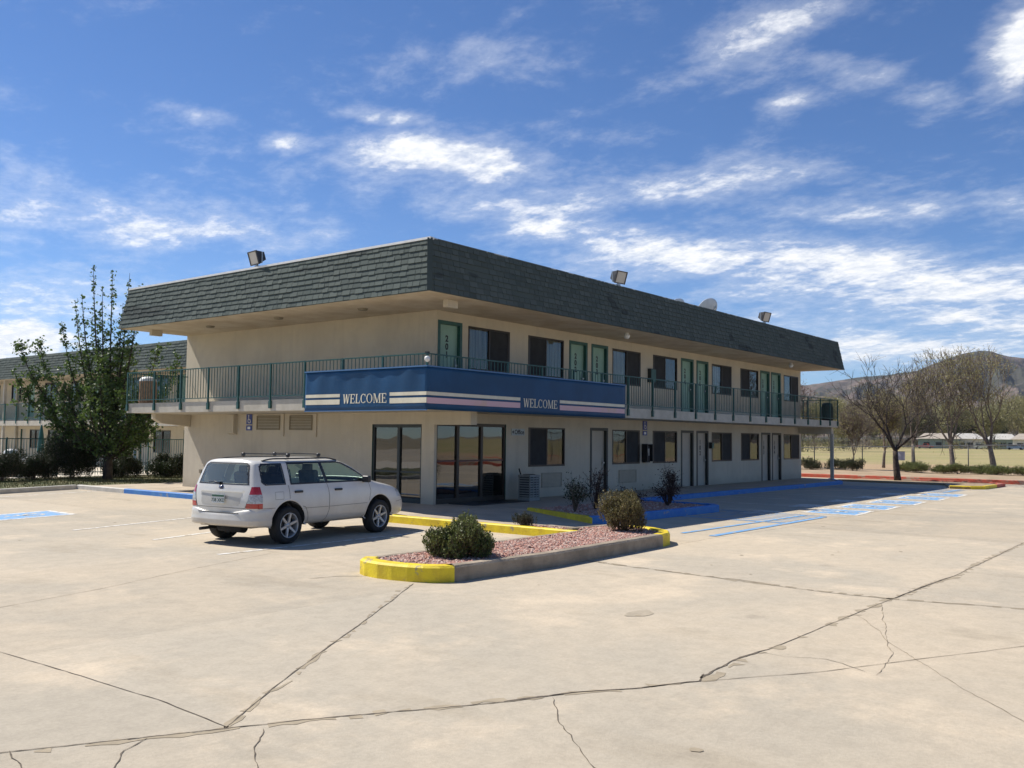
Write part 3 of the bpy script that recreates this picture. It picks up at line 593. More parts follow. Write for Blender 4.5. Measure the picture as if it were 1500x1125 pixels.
T3 = lambda p, z: (p[0], p[1], z)
mansard(T3(roof_b[0], ZC), T3(roof_b[1], ZC), T3(roof_t[0], ZT), T3(roof_t[1], ZT), 1, missing=((.045, .075, (4, 5)), (.11, .135, (2,)), (.30, .325, (5, 6)), (.52, .54, (4,)), (.60, .63, (2, 3)), (.82, .84, (3,)), (.69, .71, (6,))))
mansard(T3(roof_b[3], ZC), T3(roof_b[0], ZC), T3(roof_t[3], ZT), T3(roof_t[0], ZT), 2)
mansard(T3(roof_b[1], ZC), T3(roof_b[2], ZC), T3(roof_t[1], ZT), T3(roof_t[2], ZT), 3)
mansard(T3(roof_b[2], ZC), T3(roof_b[3], ZC), T3(roof_t[2], ZT), T3(roof_t[3], ZT), 4)
b = MB(); f0 = [T3(p, ZC) for p in roof_b]
i0 = [(0.0, 0.0, ZC), (BW, 0.0, ZC), (BW, BL, ZC), (0, BL, ZC)]
for i in range(4): j = (i + 1) % 4; b.quad(f0[i], f0[j], i0[j], i0[i])
b.build('soffit', M_SOFF, motel)
# parapet backs, metal drip edge along the top and hip cap at the corner
b = MB(); b.box(RXt + .006, BW - .206, RYt + .006, RYt + .12, 6.3, ZT - .004); b.box(RXt + .006, RXt + .12, RYt + .12, BL - .3, 6.3, ZT - .004); b.box(BW - .32, BW - .206, RYt + .12, BL - .3, 6.3, ZT - .004); b.box(RXt + .006, BW - .206, BL - .31, BL - .206, 6.3, ZT - .004)
b.build('parapet', M_DARKIN, motel)
b = MB(); b.box(RXt - .045, RXt + .10, RYt - .045, BL - .2, ZT - .03, ZT + .026); b.build('drip_edge', mat('drip_metal', (0.80, 0.79, 0.74), .5, .1, 5), motel)
b = MB(); b.box(RXt + .10, BW - .2, RYt - .030, RYt + .10, ZT - .004, ZT + .020); b.build('drip_edge', mat('drip_metal_dull', (0.10, 0.12, 0.12), .5, 0, 2.0, metal=.2, col2=(.42, .44, .43), lo=.55, hi=.6), motel)
b = MB(); b.obox(((RXb + RXt) / 2 - .02, (RYb + RYt) / 2 - .02, (ZC + ZT) / 2), (.045, -.045, 0), (.012, .012, 0), ((RXt - RXb) / 2, (RYt - RYb) / 2, (ZT - ZC) / 2)); b.build('hip_cap', M_SH, motel)

# doors and windows
def door(u0, u1, z0, z1, m, num, frame, parent=motel, handle=True, fm=None, x0=0.0):
    fm = fm or M_GREEN; F = frame; b = MB()
    def bx(a, c, d0, d1, e, g, bb, mi=0):
        p = F(a, d0, e); q = F(c, d1, g); bb.box(p[0], q[0], p[1], q[1], p[2], q[2], mi)
    bx(u0 + .05, u1 - .05, RD - .035, RD + .02, z0, z1 - .05, b); d = b.build('door', m, parent)
    b = MB(); bx(u0 - .045, u0 + .05, -.014, RD + .01, z0, z1 + .045, b); bx(u1 - .05, u1 + .045, -.014, RD + .01, z0, z1 + .045, b); bx(u0 + .05, u1 - .05, -.014, RD + .01, z1 - .05, z1 + .045, b)
    b.build('door_frame', fm, d)
    if handle:
        b = MB(); hu = u1 - .15; bx(hu - .03, hu + .03, RD - .06, RD - .04, z0 + .92, z0 + 1.18, b); bx(hu - .05, hu + .05, RD - .10, RD - .06, z0 + .98, z0 + 1.03, b); b.build('handle', M_METAL, d)
    if num:
        p = F((u0 + u1) / 2 - .03, RD - .041, z0 + 1.50); text_mesh('\n'.join(num), .24, 'door_number', M_BLACK, d, p, (rad(90), 0, 0), .008, extrude=.002, spacing=.92)
    return d
def window(u0, u1, z0, z1, clear, frame, parent=motel, dark=False, side=1):
    F = frame; b = MB()
    def bx(a, c, d0, d1, e, g, bb, mi=0):
        p = F(a, d0, e); q = F(c, d1, g); bb.box(p[0], q[0], p[1], q[1], p[2], q[2], mi)
    t = .045; um = (u0 + u1) / 2
    bx(u0, u0 + t, -.012, .06, z0, z1, b); bx(u1 - t, u1, -.012, .06, z0, z1, b); bx(u0 + t, u1 - t, -.012, .06, z1 - t, z1, b); bx(u0 + t, u1 - t, -.012, .06, z0, z0 + t * 1.2, b)
    sc = (u0 + t, um + .02) if clear == 'R' else (um - .02, u1 - t)          # the sliding leaf with its insect screen
    bx(sc[0], sc[0] + .05, -.004, .04, z0 + t * 1.2, z1 - t, b); bx(sc[1] - .05, sc[1], -.004, .04, z0 + t * 1.2, z1 - t, b)
    w = b.build('window', M_BRONZE, parent)
    b = MB(); bx(sc[0] + .05, sc[1] - .05, .012, .018, z0 + t * 1.2, z1 - t, b); b.build('insect_screen', M_SCREEN, w)
    gp = (um + .02, u1 - t) if clear == 'R' else (u0 + t, um - .02); b = MB(); bx(gp[0], gp[1], .030, .034, z0 + t * 1.2, z1 - t, b); b.build('pane', G_WIN, w)
    # pleated curtain
    b = MB(); n = 26
    for k in range(n):
        a = gp[0] + (gp[1] - gp[0]) * k / n; c = gp[0] + (gp[1] - gp[0]) * (k + 1) / n; d0, d1 = (.085, .115) if k % 2 else (.115, .085)
        b.quad(F(a, d0, z0), F(c, d1, z0), F(c, d1, z1), F(a, d0, z1))
    b.build('curtain', M_CURTD if dark else M_CURT, w); return w
for a, c, s in DU: door(a, c, ZS1, 5.08, M_MINT, s, FR)
for i, (a, c, s) in enumerate(DD): door(a, c, ZG, 2.26, M_BEIGE, s, FR, handle=i in (0, 2, 4), fm=M_DGREEN)
for i, (a, c, s) in enumerate(WU): window(a, c, 3.84, 5.08, s, FR, dark=i in (3, 5, 6))
for i, (a, c, s) in enumerate(WD): window(a, c, 1.06, 2.26, s, FR, dark=True)
def storefront(frame, u0, u1, z1, mull, zr, m, rm):
    F = frame; b = MB()
    def bx(a, c, d0, d1, e, g, bb, mi=0):
        p = F(a, d0, e); q = F(c, d1, g); bb.box(p[0], q[0], p[1], q[1], p[2], q[2], mi)
    us = [u0] + mull + [u1]
    bx(u0, u0 + .06, .03, .12, .12, z1, b); bx(u1 - .06, u1, .03, .12, .12, z1, b); bx(u0 + .06, u1 - .06, .03, .12, z1 - .09, z1, b); bx(u0 + .06, u1 - .06, .03, .12, .12, .25, b)
    for u in mull: bx(u - .05, u + .05, .025, .12, .25, z1 - .09, b)
    s = b.build('storefront', m, motel)
    for a, c in zip(us, us[1:]):
        b = MB(); bx(a + .06, c - .05, .05, .10, zr - .025, zr + .025, b); b.build('push_rail', rm, s)
        b = MB(); bx(a + .055, c - .055, .072, .078, .25, z1 - .09, b); b.build('pane', G_STORE, s)
    return s
M_MAR = mat('maroon_frame', (0.075, 0.018, 0.016), .4, .2, 4)
storefront(FR, .10, 3.09, 2.33, [1.0, 2.02], 1.28, M_BRONZE, M_MAR)
storefront(FL, .47, 2.42, 2.28, [1.38], .96, M_DGREEN, M_DGREEN)
b = MB(); b.box(.5, 2.95, -1.0, -.1, .121, .135); tag(b.build('door_mat', M_BLACK), 'dark rubber doormat on the walkway before the lobby glass doors', 'doormat')
# louvred AC grilles in the street wall, two vents and a duct on the side wall
def louvre(frame, u0, u1, z0, z1, m, n=9, name='ac_grille'):
    F = frame; b = MB()
    def bx(a, c, d0, d1, e, g):
        p = F(a, d0, e); q = F(c, d1, g); b.box(p[0], q[0], p[1], q[1], p[2], q[2])
    bx(u0, u1, -.03, -.002, z0, z0 + .03); bx(u0, u1, -.03, -.002, z1 - .03, z1); bx(u0, u0 + .03, -.03, -.002, z0 + .03, z1 - .03); bx(u1 - .03, u1, -.03, -.002, z0 + .03, z1 - .03)
    for k in range(n):
        z = z0 + .03 + (z1 - z0 - .06) * (k + .1) / n; bx(u0 + .03, u1 - .03, -.02, -.004, z, z + (z1 - z0 - .06) / n * .55)
    return b.build(name, m, motel)
M_GR = mat('grille_paint', (0.40, 0.35, 0.27), .7, .15, 5)
louvre(FR, 4.86, 5.93, .40, .86, M_GR, 10); louvre(FR, 9.38, 10.55, .40, .86, M_GR, 10)
M_VENT = mat('vent_paint', (0.25, 0.215, 0.15), .7, .15, 4)
for y0, y1 in ((6.62, 7.80), (5.06, 6.14)):
    louvre(FL, y0, y1, 2.10, 2.55, M_VENT, 8, 'vent_grille')
    b = MB(); b.box(-.045, -.002, y0 - .22, y0 - .17, 1.9, 2.6); b.box(-.045, -.002, y0 - .17, y1, 2.565, 2.60); b.build('conduit', M_WALLG, motel)
b = MB(); b.add([(-.16, 8.86, 2.0), (-.16, 8.86, 2.6), (-.002, 8.86, 2.6), (-.002, 8.86, 1.93), (-.16, 9.24, 2.0), (-.16, 9.24, 2.6), (-.002, 9.24, 2.6), (-.002, 9.24, 1.93)], [(0, 1, 2, 3), (7, 6, 5, 4), (0, 4, 5, 1), (1, 5, 6, 2), (2, 6, 7, 3), (3, 7, 4, 0)]); b.build('wall_duct', M_WALLG, motel)
b = MB(); b.box(-.03, -.002, 10.82, 10.94, .62, .74); b.build('outlet_cover', M_VENT, motel)
for x, y, z, s in ((-1.07, -1.49, ZC, .19), (-1.63, 11.2, ZC, .19)):
    b = MB(); b.box(x - s, x + s, y - .08, y + .08, z - .19, z - .002); b.build('soffit_light', M_WALLG, motel)
for x, y in ((-1.4, 5.0), (-1.3, 1.5), (-1.3, 8.6)):
    b = MB(); b.lathe([(0, -.05), (.12, -.05), (.15, -.002)], (x, y, ZC), n=14); b.build('soffit_vent', M_VENT, motel)
for x in (7.42, 21.31):
    b = MB(); b.lathe([(0, -.20), (.07, -.19), (.10, -.12), (.10, -.07), (.07, -.07), (.07, -.002)], (x, -1.5, ZC), n=14); b.build('dome_camera', M_WHITE, motel)
# railing
def railing(p0, p1, posts, sec=.14, face=True):
    p0 = Vector(p0); p1 = Vector(p1); d = (p1 - p0).normalized(); nrm = Vector((d.y, -d.x)); L = (p1 - p0).length; b = MB()
    def bar(s0, s1, z0, z1, w):
        c = p0 + d * (s0 + s1) / 2; b.obox((c.x, c.y, (z0 + z1) / 2), (d.x * (s1 - s0) / 2, d.y * (s1 - s0) / 2, 0), (nrm.x * w, nrm.y * w, 0), (0, 0, (z1 - z0) / 2))
    bar(0, L, ZR - .03, ZR, .020); bar(0, L, ZS1 + .09, ZS1 + .115, .013)
    n = int(L / sec)
    for k in range(1, n): s = L * k / n; bar(s - .0075, s + .0075, ZS1 + .115, ZR - .03, .0075)
    rl = b.build('railing', M_RAIL, motel)
    for s in posts:
        b = MB(); bar(s - .022, s + .022, ZS1 - .16, ZR + .004, .023)
        if face: c = p0 + d * s; b.obox((c.x, c.y, ZS1 - .14), (d.x * .045, d.y * .045, 0), (nrm.x * .03, nrm.y * .03, 0), (0, 0, .10))
        b.build('railing_post', M_RAIL, rl)
XR, YR = WL_ - .03, WR_ - .03
railing((XR, BL - .2), (XR, YR), [.02] + [BL - .2 - y for y in (10.11, 8.6, 7.14, 5.64, 4.15, 2.67, 1.16, -.33)] + [BL - .2 - YR])
railing((XR, YR), (BW - .1, YR), [x - XR for x in (-.72, .82, 2.35, 3.9, 5.42, 6.95, 8.49, 10.03, 11.57, 13.11, 14.65, 16.2, 17.75, 19.3, 20.85, 22.4, 23.95, 25.2)] + [BW - .1 - XR])
railing((XR, BL - .2), (-.05, BL - .2), [1.2], face=False)
railing((BW - .1, YR), (BW - .1, -.05), [1.7], face=False)

# ------------------------------------------------------------------ blue banner with its lettering
def banner():
    t = empty('welcome_banner', (XR, YR, 2.58), label='blue wraparound banner reading WELCOME with cream and pink stripes on the balcony corner', cat='banner')
    m = mat('banner_blue', (0.010, 0.062, 0.150), .5, 0, 1.2, 0.15, 5, col2=(0.008, 0.05, 0.12), spec=.3); b = MB(); o = -.07; rr = random.Random(4)
    X, Y = XR + o, YR + o; z0, z1 = 2.585, 3.625
    ys = np.linspace(2.56, Y, 60); rows = 10
    def wr(y, v): return .012 * math.sin(y * 4.1 + 1) * (v ** 1.2) + .009 * math.sin(y * 9.7 + v * 2) * v + .006 * math.sin(y * 2.3 + v * 5)
    def fx(y, v): return X - wr(y, v) * min(1, (y - Y) * 3)
    def fy(x, v): return Y + .004 * math.sin(x * 2 + v * 3) * min(1, (x - X) * 3)
    def sag(v, y): return (z1 - z0) * v + z0
    P1 = [[(fx(y, j / rows), y, sag(j / rows, y)) for j in range(rows + 1)] for y in ys]
    xs = np.linspace(X, 6.66, 70); P2 = [[(x, fy(x, j / rows), sag(j / rows, x)) for j in range(rows + 1)] for x in xs]
    for P in (P1, P2):
        n = len(P); b.add([q for r_ in P for q in r_], [(i * (rows + 1) + j, (i + 1) * (rows + 1) + j, (i + 1) * (rows + 1) + j + 1, i * (rows + 1) + j + 1) for i in range(n - 1) for j in range(rows)], 0, True)
    bo = b.build('banner_cloth', m, t); bo.location = (-t.location.x, -t.location.y, -t.location.z)
    sm = bo.modifiers.new('s', 'SOLIDIFY'); sm.thickness = .006; sm.offset = -1
    hb = MB(); hb.box(X - .035, X + .02, Y - .02, 2.56, z1 - .02, z1 + .014); hb.box(X + .02, 6.66, Y - .02, Y + .02, z1 - .02, z1 + .014); hb.box(X - .012, X + .02, Y - .01, 2.56, z0 - .02, z0 + .004)
    h = hb.build('hem_bar', mat('banner_hem', (.06, .15, .30), .5), t); h.location = bo.location
    cream = mat('stripe_cream', (0.72, 0.66, 0.50), .6, .08, 5); pink = mat('stripe_pink', (0.66, 0.42, 0.44), .6, 0, 1.5, col2=(.62, .42, .33), lo=.5, hi=.7); cream_sunlit = cream
    def strips(rng, onx, za, zb, m, name):
        for a, c in rng:
            b = MB(); n = max(1, int(abs(c - a) / .08)); vs = []
            for i in range(n + 1):
                u = a + (c - a) * i / n
                for z in (za, zb):
                    v = (z - z0) / (z1 - z0); vs.append((fx(u, v) - .006, u, z) if onx else (u, fy(u, v) - .006, z))
            b.add(vs, [(2 * i, 2 * i + 2, 2 * i + 3, 2 * i + 1) for i in range(n)], 0, True)
            s = b.build(name, m, t); s.location = bo.location
    strips(((2.52, 1.17), (-.67, Y + .0)), True, 2.93, 3.015, cream, 'stripe'); strips(((2.52, 1.17), (-.67, Y)), True, 2.745, 2.875, cream_sunlit, 'stripe')  # sunny face: lower pink stripe made cream, sun glare put into its colour
    strips(((X, 1.28), (3.11, 6.62)), False, 2.93, 3.015, cream, 'stripe'); strips(((X, 1.28), (3.11, 6.62)), False, 2.735, 2.875, pink, 'stripe')
    # serif capitals drawn as strokes in a 1-high box
    th, tn, sf = .15, .07, .05
    def q(*p): return list(p)
    def bar(x0, x1, y0, y1): return q((x0, y0), (x1, y0), (x1, y1), (x0, y1))
    def diag(x0, x1, w, y0=0, y1=1): return q((x0 - w / 2, y0), (x0 + w / 2, y0), (x1 + w / 2, y1), (x1 - w / 2, y1))
    def ring(cx, rx, t0, t1, n=28):
        out = []
        for i in range(n):
            a, c = t0 + (t1 - t0) * i / n, t0 + (t1 - t0) * (i + 1) / n; pp = []
            for (ang, k) in ((a, 1), (c, 1), (c, 0), (a, 0)):
                w = tn + (th - tn) * abs(math.cos(ang)); ro = rx - (0 if k else w); rh = .5 - (0 if k else tn); pp.append((cx + ro * math.cos(ang), .5 + rh * math.sin(ang)))
            out.append(pp)
        return out
    G = {
        'W': ([diag(.30, .14, th), diag(.32, .52, tn), diag(.72, .52, th), diag(.74, .93, tn), bar(.02, .26, .95, 1), bar(.42, .62, .95, 1), bar(.83, 1.02, .95, 1)], 1.05),
        'E': ([bar(.10, .25, 0, 1), bar(.03, .66, 0, .07), bar(.03, .64, .93, 1), bar(.25, .5, .47, .54), bar(.61, .67, .0, .26), bar(.59, .65, .76, 1), bar(.46, .51, .38, .63)], .74),
        'L': ([bar(.10, .25, 0, 1), bar(.03, .64, 0, .07), bar(.03, .33, .94, 1), bar(.59, .65, 0, .28)], .70),
        'C': (ring(.42, .38, rad(48), rad(312)) + [bar(.66, .72, .70, .98), bar(.66, .72, .08, .24)], .82),
        'O': (ring(.44, .40, 0, rad(360), 40), .92),
        'M': ([bar(.10, .17, 0, 1), diag(.50, .19, th, 0.02, 1), diag(.52, .82, tn, 0.02, 1), bar(.78, .93, 0, 1), bar(.03, .25, 0, .06), bar(.70, 1.02, 0, .06), bar(.03, .24, .94, 1), bar(.78, 1.02, .94, 1)], 1.06)}
    for onx, (a, c) in ((True, (1.05, -.58)), (False, (1.41, 3.0))):
        word = 'WELCOME'; tot = sum(G[ch][1] for ch in word); L = abs(c - a); s = L / tot; H = .235; b = MB(); cur = 0; k = 0
        for ch in word:
            for poly in G[ch][0]:
                vs = []; k += 1
                for x, y in poly:
                    u = a + (c - a) * (cur + x) / tot; z = 2.765 + y * H; v = (z - z0) / (z1 - z0); off = .007 + .0004 * (k % 5)
                    vs.append((fx(u, v) - off, u, z) if onx else (u, fy(u, v) - off, z))
                b.add(vs, [tuple(range(len(vs)))])
            cur += G[ch][1]
        w = b.build('lettering', cream, t); w.location = bo.location
banner()

# ------------------------------------------------------------------ fixtures on and by the motel
def floodlight(loc, rz, label):
    t = empty('floodlight', loc, rz, label, 'floodlight', 'floodlights along the roof edge')
    b = MB(); b.box(-.06, .06, -.06, .06, 0, .05); b.tube([(0, 0, .05), (0, 0, .16)], .025, 10); b.box(-.27, -.25, -.015, .015, .12, .42); b.box(.25, .27, -.015, .015, .12, .42); b.box(-.27, .27, -.015, .015, .10, .12); b.build('bracket', M_METAL, t)
    tl = rad(18); c, s = math.cos(tl), math.sin(tl)
    def T(x, y, z): return (x, y * c - z * s, y * s + z * c + .29)
    b = MB(); fr = [(-.24, -.12, -.19), (.24, -.12, -.19), (.24, -.12, .19), (-.24, -.12, .19)]; bk = [(-.15, .16, -.11), (.15, .16, -.11), (.15, .16, .11), (-.15, .16, .11)]
    b.add([T(*p) for p in fr] + [T(*p) for p in bk], [(4, 5, 6, 7), (0, 1, 5, 4), (1, 2, 6, 5), (2, 3, 7, 6), (3, 0, 4, 7), (0, 1, 2, 3)])
    for (x0, x1, z0_, z1_) in ((-.25, .25, .17, .20), (-.25, .25, -.20, -.17), (-.25, -.21, -.17, .17), (.21, .25, -.17, .17)):
        v = [T(x, y, z) for z in (z0_, z1_) for y in (-.15, -.11) for x in (x0, x1)]; b.add(v, [(0, 2, 3, 1), (4, 5, 7, 6), (0, 1, 5, 4), (2, 6, 7, 3), (0, 4, 6, 2), (1, 3, 7, 5)])
    b.build('housing', mat('bronze_housing', (0.05, .045, .04), .5, .2, 6), t)
    b = MB(); b.add([T(-.21, -.135, -.17), T(.21, -.135, -.17), T(.21, -.135, .17), T(-.21, -.135, .17)], [(0, 1, 2, 3)]); b.build('lens', mat('frosted_lens', (.55, .52, .46), .25, .1, 5), t)
    return t
floodlight((RXt + .04, 4.9, ZT + .02), rad(-98), 'bronze floodlight on the sunlit side of the roof above the sidewalk')
floodlight((6.25, RYt + .04, ZT + .02), rad(-8), 'floodlight on the shaded roof edge nearest the building corner')
floodlight((17.5, RYt + .04, ZT + .02), rad(-8), 'floodlight on the roof edge nearest the far right end')
def dish(loc, r, label, rz):
    t = empty('satellite_dish', loc, rz, label, 'satellite dish'); m = mat('dish_paint', (.80, .79, .74), .5, .1, 3)
    b = MB(); n = 8; prof = [(r * k / n, -.30 * r * (1 - (k / n) ** 2)) for k in range(n + 1)]; b.lathe(prof, (0, 0, 0), n=32)
    o = b.build('reflector', m, t); o.rotation_euler = (rad(-58), 0, 0); o.location = (0, 0, r * .75); s = o.modifiers.new('s', 'SOLIDIFY'); s.thickness = .02
    b = MB(); b.tube([(0, 0, -1.3), (0, .0, r * .75 - .12)], .05, 10); b.build('mast', M_METAL, t)
    b = MB(); b.tube([(0, -.05, r * .1), (0, -r * .95, r * .8)], .018, 8); b.box(-.05, .05, -r * 1.0, -r * .88, r * .75, r * .92); b.build('feed_arm', M_METAL, t); return t
dish((20.2, 2.0, 7.50), .56, 'large off white satellite dish on the roof towards the right end', rad(-22))
dish((17.25, 2.0, 7.28), .46, 'small dish barely showing above the roof edge beside the large dish', rad(-22))
b = MB()
t = empty('security_camera', (XR, YR, ZR), label='small white globe camera on the balcony rail above the banner corner', cat='camera')
b.lathe([(0, -.09), (.05, -.07), (.07, -.02), (.065, .03), (.035, .055), (0, .06)], (-.06, -.06, -.14), n=16); b.build('camera_globe', M_WHITE, t)
b = MB(); b.box(-.04, .04, -.04, .04, -.01, .03); b.build('clamp', M_BLACK, t)
def isa_sign(name, loc, rz, label, w=.30):
    t = empty(name, loc, rz, label, 'sign', 'blue accessible parking signs'); mb_ = mat('sign_blue', (.025, .05, .26), .4, .1, 4)
    b = MB(); b.box(-w / 2, w / 2, -.012, 0, .18, .50); b.build('upper_panel', mb_, t)
    b = MB(); b.box(-w / 2, w / 2, -.012, 0, -.02, .14); b.build('lower_panel', mb_, t)
    b = MB()
    def ln(pts, ww, z=-.015):
        for p, q_ in zip(pts, pts[1:]):
            dx, dz = q_[0] - p[0], q_[1] - p[1]; l = math.hypot(dx, dz) or 1; nx, nz = -dz / l * ww / 2, dx / l * ww / 2
            b.add([(p[0] + nx, z, p[1] + nz), (q_[0] + nx, z, q_[1] + nz), (q_[0] - nx, z, q_[1] - nz), (p[0] - nx, z, p[1] - nz)], [(0, 1, 2, 3)])
    ln([(.01 + .07 * math.cos(a), .29 + .07 * math.sin(a)) for a in [rad(100 + 26 * i) for i in range(10)]], .022); ln([(-.02, .43), (-.02, .33), (.05, .33), (.085, .24)], .026)
    b.add([(-.02 + .025 * math.cos(k), -.0155, .455 + .025 * math.sin(k)) for k in [i * .785 for i in range(8)]], [tuple(range(8))]); b.build('wheelchair_mark', M_WHITE, t)
    b = MB(); b.box(-.07, .07, -.016, -.0125, .02, .10); b.build('van_mark', M_WHITE, t); return t
isa_sign('parking_sign', (-.01, 8.2, 2.10), rad(-90), 'blue wheelchair sign on the sunny side wall left of the two vents')
isa_sign('parking_sign', (11.15, -.01, 2.10), 0, 'blue wheelchair sign on the shaded wall above the wall phone')
t = empty('office_sign', (3.64, -.01, 2.11), label='small pale Office sign with a black arrow beside the lobby doors', cat='sign')
b = MB(); b.box(-.32, .32, -.012, 0, -.10, .10); b.build('panel', mat('pale_blue_panel', (.42, .48, .50), .5, .1, 4), t)
text_mesh('Office', .19, 'lettering', M_BLACK, t, (.06, -.014, -.005), (rad(90), 0, 0), .004, extrude=.001)
b = MB(); b.add([(-.30, -.014, 0), (-.21, -.014, .055), (-.21, -.014, -.055)], [(0, 1, 2)]); b.build('arrow', M_BLACK, t)
t = empty('wall_phone', (11.15, 0, 1.40), label='black wall telephone between the second and third ground floor windows', cat='telephone')
b = MB(); b.box(-.17, .17, -.14, -.002, -.30, .30); b.box(-.21, -.17, -.24, -.002, -.26, .34); b.box(.17, .21, -.24, -.002, -.26, .34); b.box(-.21, .21, -.26, -.002, .34, .37); b.build('phone_hood', M_BLACK, t)
b = MB(); b.tube([(-.1, -.17, -.15), (-.1, -.19, 0), (-.1, -.17, .15)], .025, 8); b.build('handset', M_DGREEN, t); b = MB(); b.box(-.02, .11, -.152, -.141, -.05, .2); b.build('dial_plate', M_METAL, t)
for (x, z, l) in ((11.56, 4.28, 'dark green metal box on the upper wall between two balcony windows'), (16.42, 1.72, 'small dark box on the wall beside the door numbered 102')):
    t = empty('wall_box', (x, 0, z), label=l, cat='box'); s = 1 if z > 3 else .5
    b = MB(); b.box(-.2 * s, .2 * s, -.13, -.002, -.25 * s, .25 * s); b.build('cabinet', M_DGREEN, t); b = MB(); b.box(-.17 * s, .17 * s, -.142, -.131, -.22 * s, .22 * s); b.build('cover', M_GREEN, t)
t = empty('condenser_unit', (3.42, -.62, .12), label='grey louvred air conditioning condenser standing by the wall under the office window', cat='air conditioner')
b = MB(); b.box(-.38, .38, -.34, .34, 0, .05); b.box(-.36, .36, -.32, .32, .05, .10); b.box(-.38, .38, -.34, .34, .72, .78)
for x in (-.36, .32):
    for y in (-.32, .28): b.box(x, x + .04, y, y + .04, .1, .72)
b.build('casing', mat('condenser_paint', (.30, .30, .27), .6, .2, 4), t)
b = MB()
for k in range(8): z = .12 + k * .075; b.box(-.35, .35, -.335, -.30, z, z + .045); b.box(-.355, -.32, -.30, .30, z, z + .045); b.box(.32, .355, -.30, .30, z, z + .045)
for x in (-.12, .12): b.box(x, x + .03, -.34, -.31, .1, .72)
b.build('louvres', mat('condenser_louvre', (.26, .27, .25), .6, .2, 4), t)
b = MB(); b.box(-.31, .31, -.29, .29, .1, .71); b.build('coil', M_BLACK, t)
b = MB(); b.lathe([(.05, .78), (.26, .79), (.30, .775)], (0, 0, 0.005), n=24); b.tube([(.2, .36, .3), (.2, .73, .95)], .03); b.build('fan_guard', M_BLACK, t)
t.scale = (.66, .66, .95)
def bin_(name, loc, col, label, h=.95, r=.25):
    t = empty(name, loc, label=label, cat='trash can'); b = MB(); b.lathe([(0, 0), (r, 0), (r, .04), (r * .96, .05), (r * .96, h * .78), (r, h * .80), (r, h * .83)], (0, 0, 0), n=20)
    n = 20
    for k in range(n): a = 2 * math.pi * k / n; b.obox((r * math.cos(a), r * math.sin(a), h * .42), (.012 * math.cos(a), .012 * math.sin(a), 0), (-.02 * math.sin(a), .02 * math.cos(a), 0), (0, 0, h * .36))
    b.build('can', col, t); b = MB(); b.lathe([(r, h * .83), (r * .97, h * .9), (r * .75, h * .97), (r * .3, h), (0, h * 1.005)], (0, 0, 0), n=20); b.build('lid', M_WHITE if col is not M_BLACK else M_DGREEN, t); return t
M_TAN = mat('tan_aggregate', (.40, .25, .15), .9, .3, 10)
bin_('trash_can', (-1.80, 11.30, ZS1), M_TAN, 'tan round trash can with pale domed lid at the left end of the balcony', .90, .27)
bin_('trash_can', (25.95, -1.45, ZS1), M_BLACK, 'dark trash can at the far right end of the balcony', .88, .26)

# ------------------------------------------------------------------ the parked station wagon (x forward, rear axle at x = 0)
def car_paint():
    m = mat('car_white', (0.68, 0.66, 0.60), .30, 0, 1.5, 0, col2=(0.62, 0.59, 0.53), spec=.5, coat=.4); nt = m.node_tree; b = nt.nodes['Principled BSDF']; old = b.inputs['Base Color'].links[0].from_socket
    tc = nn(nt, 'ShaderNodeTexCoord'); sep = nn(nt, 'ShaderNodeSeparateXYZ'); nt.links.new(tc.outputs['Object'], sep.inputs[0]); n = nn(nt, 'ShaderNodeTexNoise'); n.inputs['Scale'].default_value = 4; n.inputs['Detail'].default_value = 6; nt.links.new(tc.outputs['Object'], n.inputs[0])
    f = mth(nt, 'SUBTRACT', 1, smooth(nt, mth(nt, 'ADD', sep.outputs[2], mth(nt, 'MULTIPLY', n.outputs[0], -.35)), .10, .62)); f = mth(nt, 'MULTIPLY', f, .55)      # road dust thrown up along the sills
    nt.links.new(mixc(nt, f, old, (.40, .34, .26)), b.inputs['Base Color']); return m
